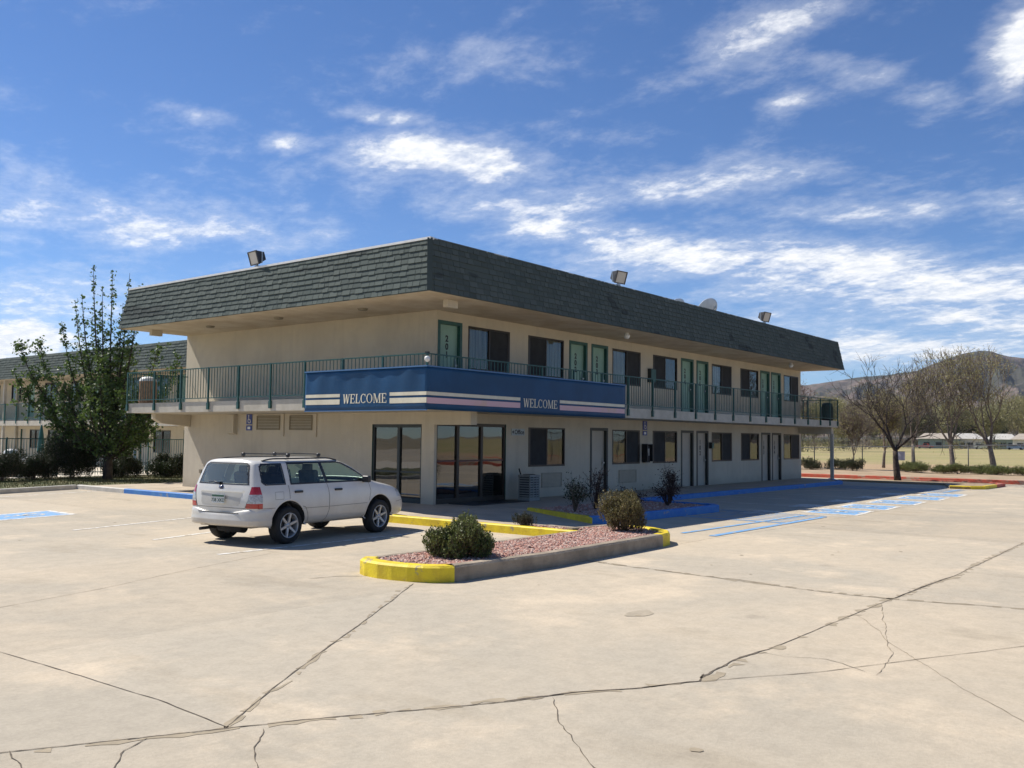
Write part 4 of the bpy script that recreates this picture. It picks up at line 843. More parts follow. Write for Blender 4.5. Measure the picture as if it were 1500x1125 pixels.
def make_car(loc, rz):
    t = empty('parked_car', loc, rz, 'dusty white compact wagon with roof rails parked nose in by the motel entrance', 'car')
    paint = car_paint()
    trim = mat('car_trim', (0.018, .018, .02), .45); rub = mat('rubber', (0.02, .02, .02), .85, .3, 8); gap = mat('gap_and_crease_shade', (0.10, .09, .08), .8)
    gls = glass('car_glass', (.86, 1.0, .91), .5, .96, (.08, .10, .09)); grr = glass('car_rear_glass', (.8, .88, .82), .9, .72, (.22, .25, .22)); gdk = glass('car_glass_dark', (.35, .38, .37), .55, .9, (.012, .013, .014)); chrome = mat('alloy', (.46, .46, .46), .35, .1, 10, metal=.35); under = mat('underbody', (.02, .02, .02), .9)
    seat = mat('seat_cloth', (.10, .10, .10), .9, .3, 5)
    # cage: stations rear to front, each a list of (x, y, z) from sill to roof centre line
    def st(xl, w=1.0, top=None, low=None):
        lo = low or [(xl, .0, .26), (xl, .74, .25), (xl, .83, .31), (xl, .862, .50), (xl, .868, .72), (xl, .850, .92), (xl, .805, 1.035)]
        return lo + top
    roof = lambda x, d=0, k=1: [(x, .735 * k, 1.245 + d), (x, .655 * k, 1.425 + d), (x, .60 * k, 1.475 + d), (x, .40 * k, 1.512 + d), (x, 0, 1.528 + d)]
    C = []
    C.append([(-.80, 0, .30), (-.82, .66, .30), (-.84, .72, .34), (-.87, .76, .50), (-.88, .775, .72), (-.86, .765, .92), (-.83, .735, 1.035), (-.78, .665, 1.245), (-.72, .61, 1.425), (-.68, .56, 1.475), (-.65, .38, 1.505), (-.64, 0, 1.515)])
    C.append([(-.74, 0, .28), (-.76, .73, .27), (-.78, .80, .32), (-.79, .835, .50), (-.80, .84, .72), (-.78, .825, .92), (-.74, .785, 1.035), (-.70, .71, 1.245), (-.61, .635, 1.42), (-.57, .58, 1.47), (-.55, .39, 1.503), (-.54, 0, 1.518)])
    C.append(st(-.48, top=[(-.44, .73, 1.245), (-.40, .65, 1.428), (-.38, .595, 1.477), (-.36, .40, 1.511), (-.36, 0, 1.526)]))
    for x in (-.02, .42, .85, 1.25): C.append(st(x, top=roof(x)))
    C.append(st(1.62, top=[(1.60, .735, 1.245), (1.54, .655, 1.42), (1.52, .60, 1.468), (1.50, .40, 1.50), (1.49, 0, 1.515)]))
    C.append(st(1.98, top=[(1.98, .745, 1.20), (1.80, .675, 1.355), (1.78, .60, 1.39), (1.76, .40, 1.415), (1.75, 0, 1.425)]))
    C.append(st(2.26, top=[(2.20, .765, 1.115), (2.10, .70, 1.19), (2.10, .60, 1.215), (2.09, .40, 1.235), (2.09, 0, 1.245)]))
    C.append([(2.50, 0, .26), (2.50, .74, .25), (2.50, .83, .31), (2.50, .865, .50), (2.50, .87, .72), (2.48, .845, .90), (2.47, .80, .985), (2.44, .755, 1.025), (2.40, .69, 1.05), (2.41, .60, 1.06), (2.43, .40, 1.07), (2.44, 0, 1.075)])
    C.append([(2.80, 0, .26), (2.80, .74, .25), (2.80, .83, .31), (2.80, .862, .50), (2.80, .865, .70), (2.80, .835, .86), (2.80, .79, .945), (2.80, .72, .975), (2.80, .62, .985), (2.80, .52, .995), (2.80, .34, 1.02), (2.80, 0, 1.03)])
    C.append([(3.14, 0, .26), (3.14, .72, .25), (3.14, .81, .31), (3.14, .845, .50), (3.14, .845, .68), (3.14, .81, .80), (3.14, .76, .88), (3.14, .69, .91), (3.14, .60, .92), (3.14, .50, .93), (3.14, .32, .955), (3.14, 0, .96)])
    C.append([(3.40, 0, .26), (3.39, .66, .25), (3.40, .74, .31), (3.42, .775, .48), (3.40, .77, .62), (3.37, .74, .72), (3.35, .695, .79), (3.35, .63, .82), (3.35, .55, .83), (3.36, .46, .84), (3.37, .30, .86), (3.38, 0, .87)])
    C.append([(3.46, 0, .28), (3.46, .52, .28), (3.50, .60, .33), (3.545, .63, .47), (3.52, .62, .60), (3.47, .60, .68), (3.44, .57, .745), (3.44, .52, .775), (3.44, .45, .785), (3.45, .38, .79), (3.47, .25, .80), (3.48, 0, .81)])
    C = [[(x * .9 if x < 0 else x, y, .5 - (.5 - z) * .76 if z < .5 else z) for x, y, z in s] for s in C]
    n = len(C); k = 12; bm = bmesh.new(); V = {}
    for i, s in enumerate(C):
        for j, (x, y, z) in enumerate(s):
            for sg in (1, -1):
                if y == 0 and sg == -1: V[i, j, -1] = V[i, j, 1]
                else: V[i, j, sg] = bm.verts.new((x, y * sg, z))
    for i in range(n - 1):
        for j in range(k - 1):
            for sg in (1, -1):
                q = [V[i, j, sg], V[i + 1, j, sg], V[i + 1, j + 1, sg], V[i, j + 1, sg]]
                bm.faces.new(q if sg == -1 else q[::-1])
    for i, bow in ((0, -.045), (n - 1, .055)):       # end caps: rows across at each height
        rows = []
        for j in range(1, k - 1):
            a, c = V[i, j, 1].co, V[i, j, -1].co; mid = bm.verts.new((a.x + bow, 0, a.z)); q1 = bm.verts.new((a.x + bow * .75, a.y * .5, a.z)); q2 = bm.verts.new((a.x + bow * .75, c.y * .5, a.z)); rows.append([V[i, j, 1], q1, mid, q2, V[i, j, -1]])
        fl = (lambda f: f) if i == 0 else (lambda f: f[::-1])
        for r0, r1 in zip(rows, rows[1:]):
            for c_ in range(4): bm.faces.new(fl([r0[c_], r0[c_ + 1], r1[c_ + 1], r1[c_]]))
        r0 = rows[0]; r1 = rows[-1]; bt = V[i, 0, 1]; tp = V[i, k - 1, 1]
        bm.faces.new([bt, r0[0], r0[1], r0[2]]); bm.faces.new([bt, r0[2], r0[3], r0[4]]); bm.faces.new([tp, r1[2], r1[1], r1[0]]); bm.faces.new([tp, r1[4], r1[3], r1[2]])
    cl = bm.edges.layers.float.new('crease_edge')
    for i in range(n - 1):
        for sg in (1, -1):
            for j, cr in ((6, .6), (8, .55), (5, .2), (1, .5)):
                e_ = bm.edges.get([V[i, j, sg], V[i + 1, j, sg]])
                if e_: e_[cl] = cr
    bmesh.ops.recalc_face_normals(bm, faces=bm.faces)
    me = bpy.data.meshes.new('body'); bm.to_mesh(me); bm.free()
    tmp = bpy.data.objects.new('body', me); COL.objects.link(tmp); ss = tmp.modifiers.new('s', 'SUBSURF'); ss.levels = 4; ss.render_levels = 4
    dg = bpy.context.evaluated_depsgraph_get(); me2 = bpy.data.meshes.new_from_object(tmp.evaluated_get(dg)); COL.objects.unlink(tmp); bpy.data.objects.remove(tmp)
    bm = bmesh.new(); bm.from_mesh(me2); bvh = BVHTree.FromBMesh(bm)
    def hit(o, d):
        p, nrm, i_, dd = bvh.ray_cast(Vector(o), Vector(d).normalized())
        if p is None: return None, None
        if nrm.dot(Vector(d)) > 0: nrm = -nrm
        return p, nrm
    SW = {'quarter': [(-.50, 1.075), (-.05, 1.075), (-.05, 1.40), (-.48, 1.40), (-.53, 1.36), (-.56, 1.12)],
          'rear': [(.10, 1.075), (.98, 1.075), (.92, 1.415), (.12, 1.405)],
          'front': [(1.06, 1.075), (2.18, 1.075), (2.17, 1.10), (1.88, 1.245), (1.56, 1.385), (1.45, 1.415), (1.00, 1.415)]}
    SWF = {'quarter': [(-.52, 1.05), (-.03, 1.05), (-.03, 1.43), (-.50, 1.43), (-.56, 1.38), (-.59, 1.10)],
           'door': [(.08, 1.045), (2.28, 1.045), (2.26, 1.075), (1.90, 1.275), (1.58, 1.42), (1.44, 1.445), (.10, 1.44)]}
    RG = [(-.60, 1.085), (.60, 1.085), (.515, 1.385), (.46, 1.415), (-.46, 1.415), (-.515, 1.385)]; RGF = [(-.635, 1.06), (.635, 1.06), (.545, 1.40), (.47, 1.44), (-.47, 1.44), (-.545, 1.40)]
    WS = [(-.70, 1.10), (.70, 1.10), (.60, 1.40), (-.60, 1.40)]
    arches = [(0, .35, .425), (2.525, .35, .425)]
    kill = []
    for f in bm.faces:
        c = f.calc_center_median(); nrm = f.normal
        if abs(c.y) > .45 and abs(nrm.y) > .45 and any(in_poly(c.x, c.z, p) for p in SW.values()): kill.append(f)
        elif c.x < -.4 and nrm.x < -.5 and abs(nrm.y) < .6 and in_poly(c.y, c.z, RG): kill.append(f)
        elif c.x > 1.5 and c.z > 1.1 and nrm.x > .35 and in_poly(c.y, c.z, WS): kill.append(f)
        elif abs(c.y) > .50 and any((c.x - ax) ** 2 + (c.z - az) ** 2 < ar * ar for ax, az, ar in arches) : kill.append(f)
    bmesh.ops.delete(bm, geom=kill, context='FACES')
    for f in bm.faces: f.smooth = True
    me3 = bpy.data.meshes.new('body'); bm.to_mesh(me3); bm.free(); me3.materials.append(paint)
    body = bpy.data.objects.new('body', me3); COL.objects.link(body); body.parent = t
    sd_ = body.modifiers.new('s', 'SOLIDIFY'); sd_.thickness = .012; sd_.offset = -1
    def patch(poly, mode, off, m, name, parent=None, res=.010, hole=None, sgn=-1, smooth_=True, b=None):
        """a thin piece lying on the body; mode says from where it is projected"""
        own = b is None; b = b or MB(); us = [p[0] for p in poly]; zs = [p[1] for p in poly]; u0, u1, z0, z1 = min(us), max(us), min(zs), max(zs); nu = max(1, int((u1 - u0) / res)); nz = max(1, int((z1 - z0) / res)); idx = {}
        for i in range(nu):
            for j in range(nz):
                cu, cz = u0 + (i + .5) * (u1 - u0) / nu, z0 + (j + .5) * (z1 - z0) / nz
                if not in_poly(cu, cz, poly) or (hole and any(in_poly(cu, cz, h) for h in hole)): continue
                q = []
                for a, c in ((i, j), (i + 1, j), (i + 1, j + 1), (i, j + 1)):
                    if (a, c) not in idx:
                        u, z = u0 + a * (u1 - u0) / nu, z0 + c * (z1 - z0) / nz
                        if mode == 'side': p, nr = hit((u, sgn * 2, z), (0, -sgn, 0))
                        elif mode == 'rear': p, nr = hit((-3, u, z), (1, 0, 0))
                        elif mode == 'front': p, nr = hit((6, u, z), (-1, 0, 0))
                        elif mode == 'top': p, nr = hit((u, z, 3), (0, 0, -1))
                        elif mode == 'corner': p, nr = hit((-3 + 0 + u * .7071, sgn * 3 + 0 - sgn * 0 + (-sgn) * (-u) * 0, z), (1, 0, 0))
                        idx[a, c] = -1 if p is None else len(b.v)
                        if p is not None: b.v.append(tuple(p + nr * off))
                    q.append(idx[a, c])
                if min(q) >= 0: b.f.append(tuple(q)); b.m.append(0); b.sm.append(smooth_)
        return b.build(name, m, parent or t) if own else b
    for sg in (-1, 1):
        fr_ = patch(SWF['quarter'], 'side', .003, trim, 'window_trim', hole=[SW['quarter']], sgn=sg); patch(SW['quarter'], 'side', .0015, gdk, 'pane', fr_, sgn=sg, res=.03)
        fr_ = patch(SWF['door'], 'side', .003, trim, 'window_trim', hole=[SW['rear'], SW['front']], sgn=sg)
        patch(SW['rear'], 'side', .0015, gls, 'pane', fr_, sgn=sg, res=.03); patch(SW['front'], 'side', .0015, gls, 'pane', fr_, sgn=sg, res=.03)
    rgf = patch(RGF, 'rear', .003, trim, 'rear_window_trim', hole=[RG]); patch(RG, 'rear', .0015, grr, 'pane', rgf, res=.03)
    patch(WS, 'front', .0015, gls, 'windshield', res=.03)
    def line(pts, mode, w, m, name, sgn=-1, off=.0025, parent=None, step=.02):
        b = MB(); P = []
        for (x0, z0), (x1, z1) in zip(pts, pts[1:]):
            n_ = max(1, int(math.hypot(x1 - x0, z1 - z0) / step)); P += [(x0 + (x1 - x0) * i / n_, z0 + (z1 - z0) * i / n_) for i in range(n_)]
        P.append(pts[-1]); L = []
        for i, (x, z) in enumerate(P):
            a, c = P[max(0, i - 1)], P[min(len(P) - 1, i + 1)]; dx, dz = c[0] - a[0], c[1] - a[1]; l = math.hypot(dx, dz) or 1; nx, nz = -dz / l * w / 2, dx / l * w / 2; pr = []
            for s in (1, -1):
                if mode == 'side': p, nr = hit((x + nx * s, sgn * 2, z + nz * s), (0, -sgn, 0))
                elif mode == 'rear': p, nr = hit((-3, x + nx * s, z + nz * s), (1, 0, 0))
                else: p, nr = hit((x + nx * s, z + nz * s, 3), (0, 0, -1))
                pr.append(None if p is None else p + nr * off)
            L.append(pr)
        for a, c in zip(L, L[1:]):
            if None in a or None in c: continue
            b.add([a[0], c[0], c[1], a[1]], [(0, 1, 2, 3)])
        return b.build(name, m, parent or t)
    arc = lambda cx, cz, r, a0, a1, n_=24: [(cx + r * math.cos(rad(a0 + (a1 - a0) * i / n_)), cz + r * math.sin(rad(a0 + (a1 - a0) * i / n_))) for i in range(n_ + 1)]
    for sg in (-1, 1):
        line([(.02, 1.04), (.02, .80)] + [(.06, .74), (.30, .66)] + arc(0, .35, .50, 35, 2), 'side', .009, gap, 'door_gap', sg)
        line([(1.02, 1.04), (1.05, .80), (1.04, .55), (.98, .40), (.90, .33)], 'side', .009, gap, 'door_gap', sg)
        line([(2.22, 1.03), (2.25, .85), (2.18, .60), (2.08, .40), (2.02, .33)], 'side', .009, gap, 'door_gap', sg)
        line([(-.70, .655), (-.3, .655)], 'side', .007, gap, 'bumper_gap', sg)
        line([(.36, .615), (1.02, .61)], 'side', .006, gap, 'door_crease_shade', sg); line([(1.06, .61), (2.14, .62)], 'side', .006, gap, 'door_crease_shade', sg)  # creases drawn as dark strips, their shade put into the colour
        line([(-.33, .93), (-.13, .93), (-.13, .80), (-.33, .80), (-.33, .93)] if sg == -1 else [(-.3, .9), (-.29, .9)], 'side', .005, gap, 'fuel_door', sg)
        line([(3.08, .60), (3.30, .62), (3.44, .62)], 'side', .006, gap, 'bumper_gap', sg)
        # arch lips and wells
        for ax in (0, 2.525):
            b = MB(); pts = arc(ax, .35, .415, -5, 185, 40); q2 = arc(ax, .35, .455, -5, 185, 40); vs = []
            for (x, z), (X, Z) in zip(pts, q2):
                p, nr = hit((X, sg * 2, Z), (0, -sg, 0)); y = p.y if p is not None else sg * .85
                vs += [(X, y + sg * .002, Z), ((x * .6 + X * .4), y + sg * .012, (z * .6 + Z * .4)), (x, y + sg * .004, z), (x, sg * .60, z)]
            m_ = len(pts); b.add(vs, [(4 * i + j, 4 * i + 4 + j, 4 * i + 5 + j, 4 * i + 1 + j) for i in range(m_ - 1) for j in range(3)], 0, True)
            for i in range(m_ - 1): b.m[3 * i + 2] = 1
            b.build('wheel_arch', [paint, under], t)
            b = MB(); vs = [(x, sg * .60, z) for x, z in pts] + [(ax, sg * .60, .30)]; b.add(vs, [(i, i + 1, m_) for i in range(m_ - 1)]); b.build('wheel_well', under, t)
        # handles
        for hx in (.24, 1.30):
            p, nr = hit((hx, sg * 2, .915), (0, -sg, 0)); b = MB(); b.obox((hx, p.y + sg * .012, .918), (.10, 0, 0), (0, .018, 0), (0, 0, .020)); o_ = b.build('door_handle', trim, t); bv = o_.modifiers.new('b', 'BEVEL'); bv.width = .012; bv.segments = 3
        # mirror
        b = MB(); b.obox((2.06, sg * .90, 1.09), (.05, 0, 0), (0, .085, 0), (0, 0, .065)); b.obox((2.10, sg * .81, 1.06), (.03, 0, 0), (0, .03, 0), (0, 0, .03)); o_ = b.build('door_mirror', trim, t); bv = o_.modifiers.new('b', 'BEVEL'); bv.width = .025; bv.segments = 3
        # roof rail
        b = MB(); pts = []
        for i in range(22):
            x = -.42 + i * .092; p, nr = hit((x, sg * .575, 3), (0, 0, -1)); e_ = min(1, min(i, 21 - i) / 2.5); pts.append((x, sg * .575, p.z + .006 + .030 * e_))
        b.tube(pts, .014, 8); b.build('roof_rail', trim, t)
        for cx in (.22, 1.02):
            b = MB(); b.box(cx - .035, cx + .035, sg * .575 - .03, sg * .575 + .03, 1.53, 1.60); o_ = b.build('rack_foot', trim, t); bv = o_.modifiers.new('b', 'BEVEL'); bv.width = .02; bv.segments = 3
        # tail lamp wraps the corner: seen from the side and from behind
        poly_s = [(-.90, .66), (-.56, .66), (-.60, .82), (-.70, 1.02), (-.90, 1.03)]
        red = mat('lamp_red', (.42, .015, .015), .12, .15, 8, coat=.8); clr = mat('lamp_clear', (.50, .50, .50), .15, 0, 30, coat=.8, col2=(.30, .28, .27))
        tl_ = None
        for (za, zb, m_) in ((.66, .745, red), (.745, .90, clr), (.90, 1.03, red)):
            b = MB(); nz_ = 10; ny = 22; g_ = []
            for j in range(nz_ + 1):
                z = za + (zb - za) * j / nz_; row = []
                fr0 = -.62 - (.06 * max(0, z - .85) / .17)      # front edge of the lamp along the side
                inn = .60 + .12 * (z - .66) / .37                                         # inner edge on the tailgate
                for i in range(ny + 1):
                    a_ = i / ny; ang = rad(8 + 74 * a_); cx, cy = -.30, .32             # fan around the corner
                    d = Vector((-math.sin(ang) if 0 else -math.cos(rad(90 - 90 * a_)) , math.cos(rad(90 * a_)), 0))
                    # sweep the target point from side front edge round to tailgate inner edge
                    if a_ < .5: tx, ty = fr0 + (-.73 - fr0) * a_ * 2, .845 - .03 * a_
                    else: tx, ty = -.77, .80 + (inn - .80) * (a_ - .5) * 2
                    dd_ = Vector((tx - cx, (ty - cy), 0)).normalized(); p, nr = hit((cx + dd_.x * 2, sg * (cy + dd_.y * 2), z), (-dd_.x, -sg * dd_.y, 0))
                    row.append(None if p is None else p + nr * .007)
                g_.append(row)
            for j in range(nz_):
                for i in range(ny):
                    q = [g_[j][i], g_[j][i + 1], g_[j + 1][i + 1], g_[j + 1][i]]
                    if None not in q: b.add(q, [(0, 1, 2, 3)], 0, False)
            if tl_ is None: tl_ = b.build('tail_light', m_, t)
            else: b.build('lens', m_, tl_)
        b = MB(); patch([(3.12, .70), (3.40, .68), (3.42, .78), (3.2, .86), (3.10, .84)], 'side', .006, mat('head_lens', (.55, .55, .55), .1, .2, 20, coat=.8), 'headlight', sgn=sg, res=.015)
        # wheels
        for wx in (0, 2.525):
            w_ = empty('wheel', (wx, sg * .775, .33), parent=t); h = sg * .105; b = MB()
            prof = [(.222, .10), (.235, .108), (.27, .112), (.305, .108), (.325, .090), (.332, .055), (.333, 0), (.332, -.055), (.325, -.09), (.30, -.108), (.222, -.10)]
            b.lathe([(r, y * (1 if sg > 0 else -1)) for r, y in prof], (0, 0, 0), 'y', 48)
            for g0 in (-.045, -.015, .015, .045):
                pass
            b.build('tyre', rub, w_)
            b = MB(); s_ = 1 if sg > 0 else -1
            b.lathe([(.224, s_ * .098), (.222, s_ * .106), (.212, s_ * .106), (.205, s_ * .092), (.200, s_ * -.08), (.222, s_ * -.10)], (0, 0, 0), 'y', 48)
            b.lathe([(0, s_ * .088), (.028, s_ * .088), (.036, s_ * .078), (.060, s_ * .070), (.064, s_ * .03)], (0, 0, 0), 'y', 24)
            for k_ in range(6):
                a_ = rad(60 * k_ + 18); ca, sa = math.cos(a_), math.sin(a_)
                def Q(r, w, y): return (r * ca - w * sa, s_ * y, r * sa + w * ca)
                v = [Q(.045, -.024, .078), Q(.045, .024, .078), Q(.208, .017, .098), Q(.208, -.017, .098), Q(.045, -.026, .05), Q(.045, .026, .05), Q(.208, .022, .065), Q(.208, -.022, .065)]
                b.add(v, [(0, 1, 2, 3), (7, 6, 5, 4), (0, 4, 5, 1), (1, 5, 6, 2), (2, 6, 7, 3), (3, 7, 4, 0)])
            b.build('rim', chrome, w_)
            b = MB(); b.lathe([(0, s_ * .012), (.15, s_ * .012), (.15, 0)], (0, 0, 0), 'y', 24); b.lathe([(.205, s_ * -.02), (0, s_ * -.02)], (0, 0, 0), 'y', 24); b.build('brake_disc', mat('brake', (.06, .055, .05), .5, .3, 5, metal=.4), w_)
            if wx == 0: b = MB(); b.box(-.40, -.385, sg * .74 - .13, sg * .74 + .08, .16, .36); b.build('mud_flap', rub, t) if False else None
    # cross bars
    for cx in (.22, 1.02):
        b = MB(); b.box(cx - .015, cx + .015, -.62, .62, 1.575, 1.592); b.build('roof_bar', trim, t)
    # rear bumper: a profile swept round the corners
    path = [(-.40, -.872), (-.62, -.872), (-.78, -.845), (-.885, -.78), (-.945, -.62), (-.975, -.3), (-.98, 0), (-.975, .3), (-.945, .62), (-.885, .78), (-.78, .845), (-.62, .872), (-.40, .872)]
    prof = [(-.10, .33), (-.03, .34), (.0, .37), (.005, .43), (.010, .44), (.008, .46), (.0, .50), (-.002, .58), (-.012, .625), (-.035, .645), (-.12, .65)]
    b = MB(); vs = []
    for i, (x, y) in enumerate(path):
        a, c = path[max(0, i - 1)], path[min(len(path) - 1, i + 1)]; dx, dy = c[0] - a[0], c[1] - a[1]; l = math.hypot(dx, dy); x = x * .9 if x < -.5 else x - .02
        nx, ny = -dy / l, dx / l
        if (nx * -1 if abs(y) < .8 else ny * y) < 0: nx, ny = -nx, -ny
        edge = 1 if 2 <= i <= 10 else 0
        dip = .07 if abs(y) < .56 else 0
        for k_, (o_, z) in enumerate(prof):
            zz = z - (dip if k_ >= 8 else dip * .8 if k_ == 7 else 0); vs.append((x + nx * (o_ * (1 if edge else .35)) , y + ny * (o_ * (1 if edge else .35)), zz))
    kk = len(prof); b.add(vs, [(i * kk + j, (i + 1) * kk + j, (i + 1) * kk + j + 1, i * kk + j + 1) for i in range(len(path) - 1) for j in range(kk - 1)], 0, True); bo = b.build('rear_bumper', paint, t)
    sb = bo.modifiers.new('s', 'SUBSURF'); sb.levels = 2; sb.render_levels = 2
    b = MB(); b.box(-.865, -.74, -.50, .50, .565, .582); b.build('bumper_step', mat('step_grey', (.16, .16, .15), .6), t)
    # plate, emblem, recess, wiper, exhaust
    rc = patch([(-.47, .70), (.47, .70), (.52, .93), (-.52, .93)], 'rear', .003, mat('recess_shaded_white', (.50, .48, .43), .4, .1, 3), 'tailgate_recess_shade', res=.03)  # flat patch; the shade of the recess is put into its darker white
    line([(-.70, 1.02), (-.66, .80), (-.60, .66), (.60, .66), (.66, .80), (.70, 1.02)], 'rear', .009, gap, 'tailgate_gap')
    line([(-.55, .955), (.55, .955)], 'rear', .035, paint, 'tailgate_lip', off=.03)
    b = MB(); b.box(-.868, -.856, -.155, .155, .735, .885); pl = b.build('license_plate', mat('plate_white', (.62, .64, .62), .4, .1, 5), t)
    b = MB(); b.box(-.871, -.8685, -.15, .15, .845, .88); b.build('plate_band', mat('plate_green', (.03, .10, .06), .5), pl)
    pt = text_mesh('738 XKD', .085, 'plate_number', mat('plate_ink', (.03, .07, .05), .5), pl, (-.8695, .0, .785), (rad(90), 0, rad(-90)), .001, extrude=.0008)
    b = MB(); b.lathe([(0, -.014), (.05, -.012), (.055, 0)], (0, 0, 0), 'x', 24); em = b.build('emblem', mat('emblem_blue', (.03, .04, .10), .2, coat=.5), t); p, nr = hit((-3, 0, 1.01), (1, 0, 0)); em.location = (p.x - .004, 0, 1.01); em.scale = (1, 1, .62)
    b = MB(); p, nr = hit((-3, .05, 1.10), (1, 0, 0)); b.tube([(p.x - .02, .02, 1.075), (p.x + .005, .20, 1.10), (p.x + .012, .36, 1.105)], .009, 6); b.lathe([(.03, -.03), (.03, 0)], (p.x, .02, 1.075), 'x', 12); b.build('rear_wiper', trim, t)
    b = MB(); b.tube([(-.40, .40, .28), (-.70, .42, .27), (-.88, .43, .265)], .028, 12); b.tube([(-.52, .3, .29), (-.52, -.3, .29)], .09, 12); b.build('exhaust', under, t)
    b = MB(); b.box(-.68, 3.36, -.64, .64, .31, .34); b.box(-.1, .1, -.7, .7, .27, .39); b.box(2.42, 2.62, -.7, .7, .27, .39); b.build('underbody', under, t)
    # cabin
    b = MB(); b.box(-.70, 2.35, -.70, .70, .42, .55); b.box(2.0, 2.36, -.70, .70, .55, 1.03); b.build('cabin_floor', seat, t)
    for sx, sy in ((1.15, -.36), (1.15, .36)):
        b = MB(); b.box(sx - .05, sx + .45, sy - .24, sy + .24, .55, .78); b.obox((sx - .12, sy, 1.0), (.06, 0, .015), (0, .22, 0), (-.06, 0, .28)); b.obox((sx - .19, sy, 1.34), (.04, 0, 0), (0, .12, 0), (0, 0, .08)); o_ = b.build('front_seat', seat, t); bv = o_.modifiers.new('b', 'BEVEL'); bv.width = .04; bv.segments = 3
    b = MB(); b.box(.2, .75, -.62, .62, .55, .80); b.obox((.12, 0, 1.0), (.06, 0, .02), (0, .62, 0), (-.05, 0, .24))
    for sy in (-.38, .38): b.obox((.06, sy, 1.30), (.035, 0, 0), (0, .11, 0), (0, 0, .065))
    o_ = b.build('rear_seat', seat, t); bv = o_.modifiers.new('b', 'BEVEL'); bv.width = .03; bv.segments = 3
    b = MB(); b.lathe([(.17, 0), (.185, .012), (.17, .024), (.155, .012), (.17, 0)], (0, 0, 0), 'x', 24); sw = b.build('steering_wheel', trim, t); sw.location = (1.86, .36, .98); sw.rotation_euler = (0, rad(25), 0)
    return t
make_car((-7.75, -2.80, 0), math.atan2(.32, 2.54))

# ------------------------------------------------------------------ plants
def leafmat(name, c1, c2, sc=2.0, spec=.3, trans=.25):
    if name in MATS: return MATS[name]
    m = bpy.data.materials.new(name); m.use_nodes = True; nt = m.node_tree; b = nt.nodes['Principled BSDF']; o = nt.nodes['Material Output']
    tc = nn(nt, 'ShaderNodeTexCoord'); n = nn(nt, 'ShaderNodeTexNoise'); n.inputs['Scale'].default_value = sc; n.inputs['Detail'].default_value = 3; nt.links.new(tc.outputs['Object'], n.inputs[0])
    g = nn(nt, 'ShaderNodeNewGeometry'); f = mth(nt, 'ADD', mth(nt, 'MULTIPLY', g.outputs['Random Per Island'], .5), mth(nt, 'MULTIPLY', smooth(nt, n.outputs[0], .35, .65), .5))
    c = mixc(nt, f, c1, c2); nt.links.new(c, b.inputs['Base Color']); b.inputs['Roughness'].default_value = .5; b.inputs['Specular IOR Level'].default_value = spec
    tl = nn(nt, 'ShaderNodeBsdfTranslucent'); nt.links.new(c, tl.inputs[0]); mx = nn(nt, 'ShaderNodeMixShader'); mx.inputs[0].default_value = trans
    nt.links.new(b.outputs[0], mx.inputs[1]); nt.links.new(tl.outputs[0], mx.inputs[2]); nt.links.new(mx.outputs[0], o.inputs[0]); MATS[name] = m; return m
M_BARK = mat('bark', (0.075, 0.055, 0.042), .95, 0, 6, .8, 25, col2=(0.035, 0.027, 0.022))
M_BARK2 = mat('bark_grey', (0.20, 0.16, 0.125), .95, 0, 6, .8, 25, col2=(0.11, 0.09, 0.07))
M_LEAF = leafmat('leaf_dark', (0.036, 0.075, 0.018), (0.15, 0.22, 0.05), 1.2, .5, .35)
M_JUN = leafmat('juniper', (0.010, 0.020, 0.008), (0.035, 0.055, 0.015), 3)
M_SAGE = leafmat('bush_olive', (0.055, 0.085, 0.02), (0.22, 0.24, 0.07), 9)
M_SAGE2 = leafmat('bush_yellowish', (0.09, 0.085, 0.025), (0.26, 0.22, 0.085), 5)
M_BUD = leafmat('bud', (0.26, 0.24, 0.09), (0.44, 0.40, 0.17), .8, trans=.4)
M_BUDP = leafmat('bud_pink', (0.20, 0.13, 0.12), (0.30, 0.22, 0.19), .8)
M_TWIG = mat('twig_brown', (0.12, 0.085, 0.06), .95, .3, 3)
M_TWIGR = mat('twig_red', (0.06, 0.035, 0.028), .95, .3, 3)
def leafquad(b, p, s, r, up=.0, asp=.5):
    d = Vector((r.gauss(0, 1), r.gauss(0, 1), r.gauss(0, 1) + up)).normalized(); w = d.orthogonal().normalized(); w.rotate(Matrix.Rotation(r.uniform(0, 6.28), 3, d))
    a = Vector(p); b.add([a - d * s * .5, a + w * s * asp * .5, a + d * s * .5, a - w * s * asp * .5], [(0, 1, 2, 3)])
